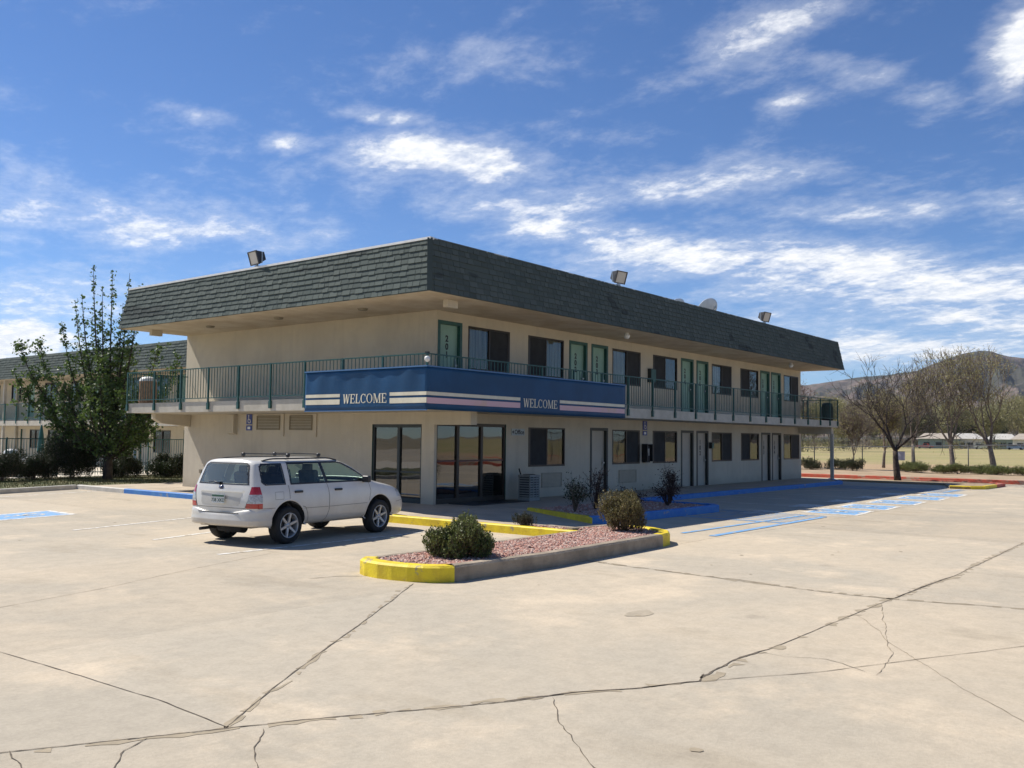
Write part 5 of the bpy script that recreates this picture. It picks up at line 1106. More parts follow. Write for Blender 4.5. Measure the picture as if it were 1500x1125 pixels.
def branchy(seed, h, r0, levels=6, spread=.55, lean=(0, 0), split=(2, 3), trunk=.25, up=.25, shrink=.74, gn=.06, droop=0.0, leader=.6):
    """bare tree skeleton: list of (points, radii) and the tips"""
    r = random.Random(seed); segs = []; tips = []
    def go(p, d, L, rad_, lv):
        n = 3 if lv > 0 else 4; pts = [p.copy()]; rr = [rad_]; q = p.copy(); dd = d.copy()
        for i in range(n):
            dd = (dd + Vector((r.uniform(-gn, gn), r.uniform(-gn, gn), r.uniform(-gn, gn) + (up * .12 if lv else 0) - droop * lv * .02)) * (1 + .5 * lv)).normalized(); q = q + dd * L / n; pts.append(q.copy()); rr.append(rad_ * (1 - .35 * (i + 1) / n))
        segs.append((pts, rr, lv))
        if lv >= levels: tips.append((q, dd)); return
        k = r.randint(*split) if lv else r.choice((3, 4))
        az = r.uniform(0, 6.28)
        for i in range(k):
            a = az + i * 6.283 / k + r.uniform(-.5, .5); sp = spread * r.uniform(.6, 1.25) * (leader if i == 0 and lv < 3 else 1)
            w = dd.orthogonal().normalized(); w.rotate(Matrix.Rotation(a, 3, dd)); nd = (dd * math.cos(sp) + w * math.sin(sp) + Vector((0, 0, up * .4))).normalized()
            go(q, nd, L * shrink * r.uniform(.8, 1.15), rr[-1] * (.80 if i == 0 else .66), lv + 1)
        if lv >= 2:
            for i in range(2):
                j = r.randint(1, n - 1); w = dd.orthogonal().normalized(); w.rotate(Matrix.Rotation(r.uniform(0, 6.28), 3, dd)); nd = (dd * .5 + w + Vector((0, 0, .2))).normalized()
                if lv + 2 <= levels: go(pts[j], nd, L * shrink * .7, rr[-1] * .5, lv + 2)
    go(Vector((0, 0, 0)), Vector((lean[0], lean[1], 1)).normalized(), h * trunk, r0, 0)
    return segs, tips
def scaled(segs, tips, h):
    z = max(t[0].z for t in tips); k = h / z
    return [([p * k for p in a], b_, lv) for a, b_, lv in segs], [(p * k, d) for p, d in tips]
def bare_tree(name, seed, h, r0, loc, label, bark, bud=None, nb=5, bs=.05, levels=6, group=None, rmin=.008, cat='tree', twigl=.35, **kw):
    segs, tips = scaled(*branchy(seed, h, r0, levels, **kw), h); t = empty(name, loc, 0, label, cat, group); r = random.Random(seed)
    b = MB()
    for pts, rr, lv in segs:
        if lv <= 1: b.tube(pts, [max(rmin, x) for x in rr], 10 if lv == 0 else 7, cap=lv == 0)
    b.build('trunk', bark, t, recalc=False)
    b = MB()
    for pts, rr, lv in segs:
        if lv > 1: b.tube(pts, [max(rmin, x) for x in rr], 5 if lv < 4 else 3, cap=False)
    for p, d in tips:
        for k in range(3):
            w = Vector((r.gauss(0, .5), r.gauss(0, .5), r.gauss(.15, .5))) + d; b.tube([p, p + w.normalized() * twigl * r.uniform(.5, 1.1)], [rmin * .9, rmin * .4], 3, cap=False)
    b.build('crown', bark, t, recalc=False)
    if bud:
        b = MB()
        for p, d in tips:
            for k in range(nb):
                w = Vector((r.gauss(0, .16), r.gauss(0, .16), r.gauss(0, .16))) + d * r.uniform(-.3, .4) * twigl * 1.5; leafquad(b, p + w, bs * r.uniform(.6, 1.3), r, asp=.7)
        b.build('buds', bud, t, recalc=False)
    return t

# the leafy tree with upright leaders, left
def leafy_tree():
    t = empty('leafy_tree', (.73, 18.44, .1), label='dark leafy tree with spiky upright leaders beside the pool fence', cat='tree'); r = random.Random(11)
    tips = [(.18, 19.13, 8.72), (.67, 18.52, 8.53), (1.1, 17.97, 8.4), (1.37, 17.64, 7.91), (-.08, 19.46, 7.55), (-1.14, 20.8, 5.59), (-1.6, 21.38, 5.45), (-.56, 20.07, 6.43), (1.88, 16.99, 5.51), (2.4, 16.33, 4.97), (2.14, 16.66, 3.73), (-1.7, 21.51, 4.34), (-1.01, 20.63, 3.67), (-.24, 19.67, 7.27), (.96, 18.16, 7.15), (-.73, 20.28, 2.86), (1.57, 17.39, 2.63), (.43, 18.82, 7.83)]
    B0 = Vector((.73, 18.44, .1)); P = [Vector(q) - B0 for q in tips]
    fw = Vector((CF.x, CF.y, 0)).normalized()
    for k in range(15):
        a = r.uniform(-1, 1); P.append(Vector((-.62, .78, 0)) * a * 1.8 + fw * r.choice((-1, 1)) * r.uniform(.5, 2.2) * (1 - .3 * abs(a)) + Vector((0, 0, r.uniform(2.6, 5.6) * (1 - .25 * abs(a)))))
    tr = MB(); tr.tube([(0, 0, -.1), (.02, .02, .5), (0, 0, 1.1), (-.03, .02, 1.9), (0, .03, 2.6)], [.20, .165, .15, .14, .12], 12); tr.build('trunk', M_BARK, t)
    br = MB(); lf = MB()
    for p in P:
        h0 = min(2.4, max(.9, p.z * .28)) * r.uniform(.8, 1.1); s = Vector((0, 0, h0)); m1 = s.lerp(p, .35) + Vector((p.x * .28, p.y * .28, -.1 * p.z)); m2 = s.lerp(p, .7) + Vector((p.x * .16, p.y * .16, -.04 * p.z))
        def bez(u): return s * (1 - u) ** 3 + m1 * 3 * u * (1 - u) ** 2 + m2 * 3 * u * u * (1 - u) + p * u ** 3
        n = 12; L = (p - s).length; pts = [bez(i / n) for i in range(n + 1)]; br.tube(pts, [.055 * (1 - i / n * .88) * (L / 5) ** .5 for i in range(n + 1)], 6, cap=False)
        nt_ = int(L * 15)
        for k in range(nt_):
            u = r.uniform(.12, 1); q = bez(u); env = (.75 if p.z < 6 else .95 * (1 - u) ** .8 + .12) * r.uniform(.25, 1) * (1.15 if u < .7 else .7)
            d = Vector((r.gauss(0, 1), r.gauss(0, 1), r.gauss(.5, .5))).normalized(); e_ = q + d * env; br.tube([q, q.lerp(e_, .5) + Vector((0, 0, -.02)), e_], [.010, .007, .004], 3, cap=False)
            nl = int(6 + 12 * env) if u < .86 or p.z < 6 else 5
            if p.z > 6.5 and u > .62: nl = int(nl * .55)
            for j in range(nl): lfp = q.lerp(e_, r.uniform(.1, 1.05)) + Vector((r.gauss(0, .05), r.gauss(0, .05), r.gauss(0, .05))); leafquad(lf, lfp, r.uniform(.08, .14), r, asp=.8)
    br.build('branches', M_BARK, t, recalc=False); lf.build('crown', M_LEAF, t, recalc=False)
leafy_tree()

def shrub(name, loc, rx, ry, h, n, m, label, seed, group=None, leaf=.05, stems=10, up=.8, lumps=9, cat='shrub', base=.0, asp=.35, gap=.0, twm=None, low=False):
    """clumps of short leafy sprays on stems from one foot"""
    t = empty(name, loc, 0, label, cat, group); r = random.Random(seed); st = MB(); lf = MB()
    L = []
    for k in range(lumps):
        a = 2.4 * k + r.uniform(-.4, .4); q = math.sqrt((k + .5) / lumps) * .75; L.append((Vector((rx * q * math.cos(a), ry * q * math.sin(a), h * ((.22 + .56 * r.random() * (1 - .35 * q)) if low else (.50 + .32 * (1 - q) * r.uniform(.6, 1.3))) + base)), r.uniform(.26, .40) if low else r.uniform(.34, .52)))
    for k in range(stems): c, s = L[k % lumps]; st.tube([(r.uniform(-.06, .06), r.uniform(-.06, .06), -.03), tuple(c * .5 + Vector((r.uniform(-.05, .05), 0, -.02))), tuple(c)], [.018, .012, .006], 5, cap=False)
    hue = [r.random() for _ in L]
    for k in range(n):
        c, s = r.choice(L); d = Vector((r.gauss(0, 1), r.gauss(0, 1), r.gauss(.15, 1))).normalized(); rr = r.random() ** .45
        p = c + Vector((d.x * rx * s * 1.25, d.y * ry * s * 1.25, d.z * h * s * 1.05)) * rr
        if p.z < .03: p.z = r.uniform(.03, .2 * h)
        g_ = (Vector((p.x, p.y, 0)) * .55 + Vector((0, 0, up))).normalized() * r.uniform(.6, 1.4) * leaf * (1.9 if low else 2.4)
        if r.random() < (.05 if low else .10): g_ *= 1.8
        st.tube([p - g_ * .4, p + g_ * .9], [.003, .0015], 3, cap=False)
        for j in range(5): leafquad(lf, p + g_ * (j / 5) + Vector((r.gauss(0, .3), r.gauss(0, .3), r.gauss(0, .2))) * leaf, leaf * r.uniform(.6, 1.25), r, up=1.2 * up, asp=asp)
    st.build('stems', twm or M_TWIG, t, recalc=False); lf.build('foliage', m, t, recalc=False); return t
shrub('round_shrub', (-7.95, -8.02, .15), .52, .47, .60, 4400, M_SAGE, 'olive green bushy shrub at the near yellow end of the gravel island', 1, leaf=.036, stems=20, lumps=11, low=True, asp=.6)
shrub('round_shrub', (-3.0, -7.78, .17), .44, .44, .74, 4600, M_SAGE2, 'rounded yellowish green shrub at the far end of the gravel island', 2, leaf=.030, stems=20, lumps=16, low=True, asp=.55)
shrub('small_shrub', (-2.75, -5.2, .06), .26, .26, .28, 500, M_JUN, 'low dark shrub in shade behind the yellow kerb of the gravel bed', 3, leaf=.035, low=True)
def scraggly(loc, h, w, label, seed, m=M_JUN, n=900, bare=False):
    t = empty('bed_shrub', loc, 0, label, 'shrub', 'shrubs in the shaded planting bed'); r = random.Random(seed); st = MB(); lf = MB()
    for k in range(16 if not bare else 22):
        a = r.uniform(0, 6.28); hh = h * r.uniform(.5, 1.0); ww = w * r.uniform(.3, 1.0); e_ = Vector((ww * math.cos(a), ww * math.sin(a), hh)); mid = e_ * .5 + Vector((0, 0, .1 * h)); st.tube([(0, 0, -.02), tuple(mid), tuple(e_)], [.012, .008, .004], 4, cap=False)
        for j in range(4): d = e_ + Vector((r.gauss(0, .12), r.gauss(0, .12), r.gauss(0, .12))); st.tube([tuple(mid.lerp(e_, r.uniform(.2, .9))), tuple(d)], [.005, .003], 3, cap=False)
        for j in range(n // 16): leafquad(lf, mid.lerp(e_, r.uniform(.0, 1.1)) + Vector((r.gauss(0, .09), r.gauss(0, .09), r.gauss(0, .09))), r.uniform(.03, .06), r, asp=.6)
    st.build('stems', M_TWIGR if bare else M_TWIG, t, recalc=False)
    if lf.v: lf.build('foliage', m, t, recalc=False)
M_REDL = leafmat('barberry', (.022, .010, .009), (.05, .022, .017), 4)
scraggly((.35, -4.35, .14), .78, .28, 'dark leafy shrub in the shaded bed in front of the condenser', 1, n=800)
scraggly((1.35, -4.3, .14), 1.0, .42, 'reddish bare stemmed shrub in the shaded bed before the beige door', 2, M_REDL, 260, True)
scraggly((1.9, -5.0, .14), .50, .45, 'low dark red shrub in the shaded bed beside the blue kerb end', 5, M_REDL, 1000)
scraggly((3.95, -4.9, .14), .62, .40, 'brown twiggy shrub in the middle of the shaded bed', 3, M_REDL, 500, True)
scraggly((4.85, -4.5, .14), .95, .22, 'tall thin reddish shrub at the right end of the shaded bed', 4, M_REDL, 500, True)
# shrubs along the lawn
LG = 'dark evergreen shrubs along the lawn'
shrub('juniper_shrub', (-2.9, 19.4, .1), .95, .8, 1.15, 3000, M_JUN, 'dark shrub at the left edge of the picture over the grey kerb', 11, LG, low=True, leaf=.07)
shrub('juniper_shrub', (-1.45, 19.9, .1), .80, .7, .95, 2800, M_JUN, 'low rounded dark shrub between the left edge shrub and the tall one', 12, LG, low=True, leaf=.07)
shrub('juniper_shrub', (.20, 20.3, .1), 1.25, 1.0, 2.15, 6500, M_JUN, 'tall dark evergreen shrub left of the leafy tree trunk', 13, LG, .08, lumps=18, low=True)
shrub('juniper_shrub', (2.0, 19.7, .1), .85, .7, 1.05, 3000, M_JUN, 'rounded dark shrub just right of the leafy tree trunk', 14, LG, low=True, leaf=.07)
shrub('juniper_shrub', (3.7, 18.9, .1), 1.05, .8, .95, 3000, M_JUN, 'spreading flat topped juniper beside the corner of the motel wall', 15, LG, low=True, leaf=.08)

# ------------------------------------------------------------------ pool fence, pool side things, second wing
def fence_run(name, p0, p1, h, spacing, sec, m, label, z=.1, cat='fence', rails=(.12, 1.0), r=.009, post=.025):
    t = empty(name, (*p0, z), 0, label, cat); p0 = Vector(p0); p1 = Vector(p1); d = (p1 - p0); L = d.length; d.normalize(); n_ = Vector((-d.y, d.x)); b = MB()
    def bar(s0, s1, z0, z1, w): c = d * (s0 + s1) / 2; b.obox((c.x, c.y, (z0 + z1) / 2), (d.x * (s1 - s0) / 2, d.y * (s1 - s0) / 2, 0), (n_.x * w, n_.y * w, 0), (0, 0, (z1 - z0) / 2))
    for q in rails: bar(0, L, h * q - .035, h * q, .018)
    k = int(L / sec)
    for i in range(k): s = (i + .5) * L / k; bar(s - r, s + r, .06, h - .04, r)
    b.build('pickets', m, t); k = int(L / spacing)
    for i in range(k + 1):
        b = MB(); s = i * L / k; bar(s - post, s + post, 0, h + .03, post); b.build('post', m, t)
    return t
M_TEAL = mat('teal_fence', (0.03, 0.13, 0.12), .5, .25, 4)
fence_run('pool_fence', (-16, 21.6), (6.3, 21.6), 1.60, 1.9, .115, M_TEAL, 'teal metal picket fence around the pool behind the lawn shrubs')
bin_('trash_can', (-1.2, 22.6, .1), M_TAN, 'tan round trash can with white domed lid by the pool fence', 1.15, .28)
t = empty('life_ring', (2.55, 21.4, 1.15), label='white life ring hung on the pool fence beside the tree', cat='life ring'); b = MB(); b.lathe([(.20 + .055 * math.cos(a), .055 * math.sin(a)) for a in [i * .5236 for i in range(13)]], (0, -.03, 0), 'y', 24); b.build('ring', M_WHITE, t)
t = empty('pool_sign', (3.35, 21.54, .98), label='small white rules sign fixed to the pool fence', cat='sign'); b = MB(); b.box(-.18, .18, -.02, -.005, -.22, .22); b.build('panel', M_WHITE, t); b = MB(); b.box(.185, .29, -.02, -.005, -.22, .22); b.build('side_panel', M_PBLUE, t)
t = empty('patio_table', (.9, 24.6, .11), label='pool side table under a closed dark green umbrella', cat='table'); b = MB(); b.lathe([(0, .70), (.55, .70), (.55, .73), (0, .73)], (0, 0, 0)); b.build('tabletop', M_WHITE, t)
for a in range(4): b = MB(); b.tube([(.4 * math.cos(a * 1.57), .4 * math.sin(a * 1.57), .7), (.45 * math.cos(a * 1.57), .45 * math.sin(a * 1.57), 0)], .02); b.build('leg', M_WHITE, t)
t = empty('patio_umbrella', (.9, 24.6, .11), label='dark green folded umbrella standing in the pool table', cat='umbrella'); b = MB(); b.tube([(0, 0, 0), (0, 0, 2.2)], .02); b.build('pole', M_METAL, t); b = MB(); b.lathe([(.16, 1.0), (.14, 1.3), (.09, 1.8), (.03, 2.15), (0, 2.2)], (0, 0, 0), n=12); b.build('canopy', M_GREEN, t)
for i, (x, y) in enumerate(((-.6, 23.6), (.1, 24.0), (1.6, 23.7), (4.2, 23.4))):
    t = empty('pool_lounger', (x, y, .11), rad(80 + 11 * i), ('leftmost white pool lounger behind the fence', 'white pool lounger nearest the green umbrella on its left', 'white pool lounger right of the green umbrella behind the tree', 'white pool lounger nearest the motel corner')[i], 'lounger', 'white loungers by the pool')
    b = MB(); b.box(-.9, .35, -.3, .3, .30, .35); b.build('seat', M_WHITE, t); b = MB(); b.obox((.62, 0, .50), (.30, 0, .17), (0, .3, 0), (-.01, 0, .02)); b.build('backrest', M_WHITE, t)
    for sx in (-.8, .3):
        for sy in (-.26, .26): b = MB(); b.tube([(sx, sy, 0), (sx, sy, .3)], .02); b.build('leg', M_WHITE, t)
# the wing: wall x = 8.4, slab edge x = 6.5
wing = empty('motel_wing', (8.4, 16, 0), label='second shingled motel wing with railed balcony behind the pool and leafy tree', cat='motel')
_b = MB.build
def wbuild(b, name, m, parent=None, **k):
    o = b.build(name, m, parent or wing, **k)
    if parent is None: o.location = (-8.4, -16, 0)
    return o
X1, E0, E1 = 8.4, 17.0, 64.0
ups = [(y, w) for y, w in ((24.6, 1.5), (29.4, 1.5), (33.5, 1.4), (40.9, 1.4), (46, 1.5), (52, 1.5))]
FW = lambda u, d, z: (X1 + d, u, z)
holesU = [(42.1, 42.9, 2.92, 5.0, .12), (43.9, 45.3, 3.9, 5.0, .08), (39.2, 40.7, 3.75, 5.0, .08), (36.2, 37.4, 3.75, 5.0, .08), (33.9, 34.8, 2.92, 5.0, .12), (32.5, 33.4, 2.92, 5.0, .12), (29.7, 31.2, 3.8, 5.0, .08), (27.0, 28.4, 3.8, 5.0, .08), (25.2, 26.1, 2.92, 5.0, .12), (23.8, 24.7, 2.92, 5.0, .12), (21.2, 22.9, 3.8, 5.0, .08), (47, 48.5, 3.8, 5, .08), (51, 52.4, 3.8, 5, .08)]
holesL = [(43.1, 43.8, .12, 2.15, .12), (41.1, 42.5, .95, 2.12, .08), (38.5, 40.1, .95, 2.12, .08), (36.7, 37.5, .12, 2.15, .12), (35.5, 36.3, .12, 2.15, .12), (32.3, 33.9, .95, 2.12, .08), (29.9, 30.8, .12, 2.15, .12), (28.7, 29.6, .12, 2.15, .12), (26.6, 28.2, .95, 2.12, .08), (24.6, 25.4, .12, 2.15, .12), (21.4, 22.9, .95, 2.12, .08), (47, 48.5, .95, 2.12, .08)]
b = MB(); wall_holes(b, FW, E0, E1, 0, 5.2, holesU + holesL); b.quad((X1, E0, 0), (X1 + 12, E0, 0), (X1 + 12, E0, 5.2), (X1, E0, 5.2)); wbuild(b, 'wall', [M_WALL, M_GREEN], recalc=False)
for i, (a, c, e_, g_, d_) in enumerate(holesU + holesL):
    if d_ > .1: b = MB(); b.box(X1 + d_ - .03, X1 + d_, a, c, e_, g_); wbuild(b, 'door', M_MINT if e_ > 2 else M_BEIGE)
    else:
        b = MB()
        for (y0, y1, z0_, z1_) in ((a, c, e_, e_ + .05), (a, c, g_ - .05, g_), (a, a + .05, e_ + .05, g_ - .05), (c - .05, c, e_ + .05, g_ - .05), ((a + c) / 2 - .03, (a + c) / 2 + .03, e_ + .05, g_ - .05)): b.box(X1 - .02, X1 + .05, y0, y1, z0_, z1_)
        w_ = wbuild(b, 'window', M_BRONZE); b = MB(); b.box(X1 + .03, X1 + .036, a + .05, c - .05, e_ + .05, g_ - .05); b.build('pane', mat('dark_pane', (.02, .022, .025), .08, .2, 2), w_)
b = MB(); b.box(6.5, X1, E0, E1, 2.33, 2.62); wbuild(b, 'balcony_slab', M_SLAB)
b = MB()
for i in range(int((E1 - E0) / .14)): y = E0 + i * .14; b.box(6.52, 6.535, y, y + .014, 2.75, 3.60)
b.box(6.51, 6.55, E0, E1, 3.60, 3.64); b.box(6.515, 6.54, E0, E1, 2.71, 2.74); rl_ = wbuild(b, 'railing', M_TEAL)
for i in range(int((E1 - E0) / 1.54)): y = E0 + i * 1.54; b = MB(); b.box(6.46, 6.51, y, y + .05, 2.45, 3.65); b.build('railing_post', M_TEAL, rl_)
b = MB(); b.box(8.25, 8.38, 44.2, 44.4, .1, 5.1); b.box(6.55, 6.7, 42.0, 42.15, .1, 2.33); b.box(6.55, 6.7, 42.0, 42.15, 2.62, 5.1); wbuild(b, 'downpipe', M_SLAB)
b = MB(); b.quad((6.2, E0 - .3, 5.1), (6.2, E1, 5.1), (X1, E1, 5.1), (X1, E0 - .3, 5.1)); wbuild(b, 'soffit', M_SOFF)
mf = mansard((6.2, E1, 5.1), (6.2, E0 - .3, 5.1), (6.42, E1, 6.42), (6.42, E0 - .3, 6.42), 9); mf.parent = wing; mf.location = (-8.4, -16, 0)
mf = mansard((6.2, E0 - .3, 5.1), (21, E0 - .3, 5.1), (6.42, E0 - .08, 6.42), (21, E0 - .08, 6.42), 10); mf.parent = wing; mf.location = (-8.4, -16, 0)
b = MB(); b.box(6.45, 20.5, E0, E1, 5.3, 6.36); wbuild(b, 'roof_deck', mat('roof_felt', (0.12, .12, .11)))
# ------------------------------------------------------------------ right: trees, chain link fence, field edge
bare_tree('bare_tree', 21, 5.9, .17, (28.67, -3.9, .05), 'dark bare tree standing by itself at the shaded end of the parking row', M_BARK, M_BUD, 3, .05, levels=5, rmin=.010, trunk=.26, spread=.72, shrink=.84, up=.15, lean=(.0, .08), leader=.8, twigl=.55)
TG = 'bare budding trees along the chain link fence'
bare_tree('young_tree', 22, 4.1, .07, (40.2, 2.05, .15), 'small forked young tree against the fence near the support post', M_BARK2, M_BUD, 4, .06, levels=6, rmin=.012, trunk=.28, spread=.5, shrink=.8, group=TG)
bare_tree('bare_tree', 23, 6.3, .13, (42.3, -1.05, .15), 'bare tree by the fence just right of the dark tree', M_BARK2, M_BUD, 7, .07, levels=5, rmin=.012, twigl=.5, trunk=.30, spread=.45, shrink=.8, up=.5, group=TG)
bare_tree('bare_tree', 24, 7.4, .17, (43.6, -3.0, .15), 'tall forked budding tree by the fence below the mountain slope', M_BARK2, M_BUD, 14, .075, levels=5, rmin=.013, twigl=.6, trunk=.26, spread=.58, shrink=.84, up=.35, lean=(0, .05), group=TG)
bare_tree('bare_tree', 25, 7.6, .20, (45.0, -5.0, .15), 'thick low forking budding tree by the fence at the right of the picture', M_BARK2, M_BUD, 14, .075, levels=5, rmin=.013, twigl=.6, trunk=.16, spread=.55, shrink=.88, up=.35, group=TG)
bare_tree('bare_tree', 27, 6.2, .12, (41.0, 6.6, .1), 'pinkish budding tree showing past the right end of the balcony', M_BARK2, M_BUDP, 12, .07, levels=6, rmin=.012, trunk=.2, spread=.55, shrink=.8, up=.3, group=TG)
bare_tree('bare_tree', 28, 5.6, .12, (50.5, 3.2, .1), 'bushy budding tree in the field between the young tree and dark tree', M_BARK2, M_BUD, 8, .08, levels=6, rmin=.016, trunk=.2, spread=.55, shrink=.8, group=TG)
# chain link fence
def chain_fence():
    X = 41.0; t = empty('chain_link_fence', (X, -26, .1), label='chain link fence with thin steel posts along the dry grass field', cat='fence')
    top = lambda y: 1.65 - .028 * y
    m = bpy.data.materials.new('chain_mesh'); m.use_nodes = True; nt = m.node_tree; nt.nodes.clear(); o = nn(nt, 'ShaderNodeOutputMaterial'); tr = nn(nt, 'ShaderNodeBsdfTransparent'); df = nn(nt, 'ShaderNodeBsdfDiffuse'); df.inputs[0].default_value = (.30, .30, .28, 1)
    tc = nn(nt, 'ShaderNodeTexCoord'); sep = nn(nt, 'ShaderNodeSeparateXYZ'); nt.links.new(tc.outputs['Object'], sep.inputs[0]); fs = []
    for sg in (1, -1):
        v = mth(nt, 'ADD', sep.outputs[1], mth(nt, 'MULTIPLY', sep.outputs[2], sg)); f = mth(nt, 'FRACT', mth(nt, 'MULTIPLY', v, 1 / .085)); fs.append(mth(nt, 'LESS_THAN', f, .055))
    mx = nn(nt, 'ShaderNodeMixShader'); nt.links.new(mth(nt, 'MAXIMUM', *fs), mx.inputs[0]); nt.links.new(tr.outputs[0], mx.inputs[1]); nt.links.new(df.outputs[0], mx.inputs[2]); nt.links.new(mx.outputs[0], o.inputs[0])
    b = MB()
    for i in range(25):
        y0, y1 = -26 + i * 3.05, -26 + (i + 1) * 3.05
        b.quad((0, y0 + 26, 0), (0, y1 + 26, 0), (0, y1 + 26, top(y1) - .1), (0, y0 + 26, top(y0) - .1))
    b.build('mesh_fabric', m, t, recalc=False)
    b = MB(); b.tube([(-.02, 0, top(-26) - .08), (-.02, 76, top(50) - .08)], .024, 6); b.build('top_rail', M_METAL, t)
    for i in range(26): y = -26 + 3.05 * i + .22; b = MB(); b.tube([(-.03, y + 26, -.1), (-.03, y + 26, top(y) - .04)], .032, 6); b.build('post', mat('post_dark', (.10, .10, .09), .6), t)
chain_fence()
t = empty('fence_notice', (40.9, -.55, 1.1), 0, 'pale grey notice board hung on the chain link fence behind the dark tree', 'sign'); b = MB(); b.box(-.01, .01, -.35, .35, -.26, .26); b.build('board', mat('notice_grey', (.42, .42, .46), .6, .1, 3), t); b = MB(); b.box(-.012, .012, -.37, .37, .26, .29); b.build('board_edge', M_METAL, t)
HG = 'low green shrubs along the field fence'; hr = random.Random(9)
for i, y in enumerate((6.6, 5.2, 3.9, 2.6, 1.3, -1.6, -2.4, -3.6, -4.4, -5.6, -6.6, -7.8, -9.0)):
    big = i < 5
    lab = ('first dark low shrub past the motel end', 'second dark low shrub past the motel end', 'dark spreading shrub left of the young tree foot', 'dark spreading shrub right of the young tree foot', 'small dark shrub left of the dark bare tree', 'green shrub at the foot of the first fence tree', 'green shrub between the first and second fence trees', 'green shrub left of the tall forked tree foot', 'green shrub at the foot of the tall forked tree', 'green shrub under the fence post between the two large trees', 'green shrub at the foot of the thick forking tree', 'green shrub right of the thick forking tree', 'green shrub at the far right edge by the fence')[i]
    shrub('low_shrub', (38.6 + hr.uniform(-.6, .6), y, .2), .75 if big else .6, .75, .70 if big else hr.uniform(.40, .6), 1000, M_JUN if big else M_SAGE, lab, 30 + i, HG, .07, stems=4, low=True)
# ------------------------------------------------------------------ houses, cars and the tree belt beyond the field
def at(az, d, z=0): a = rad(az); return (CAM.x + d * math.cos(a), CAM.y + d * math.sin(a), z)
def house(az, d, w, dp, h, wallc, roofc, label, seed):
    x, y, _ = at(az, d); t = empty('house', (x, y, .05), rad(az - 90 + random.Random(seed).uniform(-8, 8)), label, 'house', 'low houses across the field')
    b = MB(); b.box(-w / 2, w / 2, 0, dp, 0, h); b.build('wall', wallc, t); b = MB(); e_ = .7
    b.add([(-w / 2 - e_, -e_, h - .05), (w / 2 + e_, -e_, h - .05), (w / 2 + e_, dp + e_, h - .05), (-w / 2 - e_, dp + e_, h - .05), (-w / 2 + 1.5, dp / 2, h + 1.9), (w / 2 - 1.5, dp / 2, h + 1.9)], [(0, 1, 5, 4), (2, 3, 4, 5), (1, 2, 5), (3, 0, 4), (3, 2, 1, 0)]); rf = b.build('roof', roofc, t)
    b = MB(); b.box(w * .2, w * .2 + .8, dp / 2 - .3, dp / 2 + .3, h + 1, h + 2.6); b.build('chimney', M_KERB, rf)
    for k in range(3): b = MB(); u = -w * .36 + k * w * .3; b.box(u, u + 1.8, -.06, -.01, .9, 2.1); b.build('window', mat('far_pane', (.03, .035, .04), .2), t)
    b = MB(); b.box(w * .40, w * .40 + 1.0, -.07, -.01, 0, 2.1); b.build('door', M_BRONZE, t)
cA = mat('wall_bluegrey', (.22, .28, .28), .9, .1, 1); cB = mat('wall_white', (.70, .68, .62), .9, .1, 1); rA = mat('roof_pale', (.38, .33, .27), .9, .15, 1); rB = mat('roof_white', (.48, .46, .42), .9, .15, 1)
house(13.55, 345, 12.5, 9, 3.3, cA, rA, 'blue grey house with pale tan roof, leftmost across the field', 1)
house(12.0, 352, 8.5, 8, 3.4, cB, rB, 'white house with white roof between the two fence trees', 2)
house(10.4, 350, 8.5, 9, 3.3, cA, rB, 'dark walled house with white roof behind the thick tree', 3)
house(9.1, 340, 9, 9, 3.3, cB, rA, 'cream house with tan roof at the right edge across the field', 4)
def far_car(az, d, col, label, kind):
    x, y, _ = at(az, d); t = empty('far_car', (x, y, .05), rad(az - 90), label, 'car', 'vehicles parked across the field'); b = MB(); H = 1.9 if kind == 'van' else 1.5
    if kind == 'pickup': pr = [(-2.6, .45), (2.6, .45), (2.6, .95), (1.5, 1.05), (1.0, 1.65), (-.4, 1.65), (-.6, 1.05), (-2.6, 1.0)]
    else: pr = [(-2.3, .4), (2.3, .4), (2.3, .95), (1.3, 1.1), (.6, H), (-1.9, H), (-2.3, 1.1)]
    n = len(pr); b.add([(u, -.9, z) for u, z in pr] + [(u, .9, z) for u, z in pr], [tuple(range(n)), tuple(reversed(range(n, 2 * n)))] + [(i, (i + 1) % n, n + (i + 1) % n, n + i) for i in range(n)]); b.build('body', col, t)
    b = MB(); b.box(-.3 if kind == 'pickup' else -1.8, .7, -.93, -.905, 1.1, (1.55 if kind == 'pickup' else H - .15)); b.build('window', mat('far_pane', (.03, .035, .04), .2), t)
    for wx in (-1.5, 1.5):
        for wy in (-.85, .85): b = MB(); b.lathe([(0, -.12), (.36, -.12), (.36, .12), (0, .12)], (wx, wy, .36), 'y', 14); b.build('wheel', M_BLACK, t)
far_car(14.25, 325, mat('far_red', (.45, .06, .05), .4), 'red pickup parked in front of the blue grey house', 'pickup')
far_car(11.35, 322, M_WHITE, 'white van parked left of the thick forking tree', 'van')
far_car(9.75, 322, M_WHITE, 'white car parked at the right across the field', 'car')
far_car(9.15, 324, mat('far_silver', (.40, .42, .44), .3, metal=.3), 'silver car parked near the right edge across the field', 'car')
M_FBUD = leafmat('far_bud', (.19, .18, .08), (.32, .29, .14), .12); M_FTW = leafmat('far_twig', (.16, .13, .10), (.26, .21, .16), .12); M_FEV = leafmat('far_evergreen', (.025, .035, .015), (.06, .075, .03), .12)
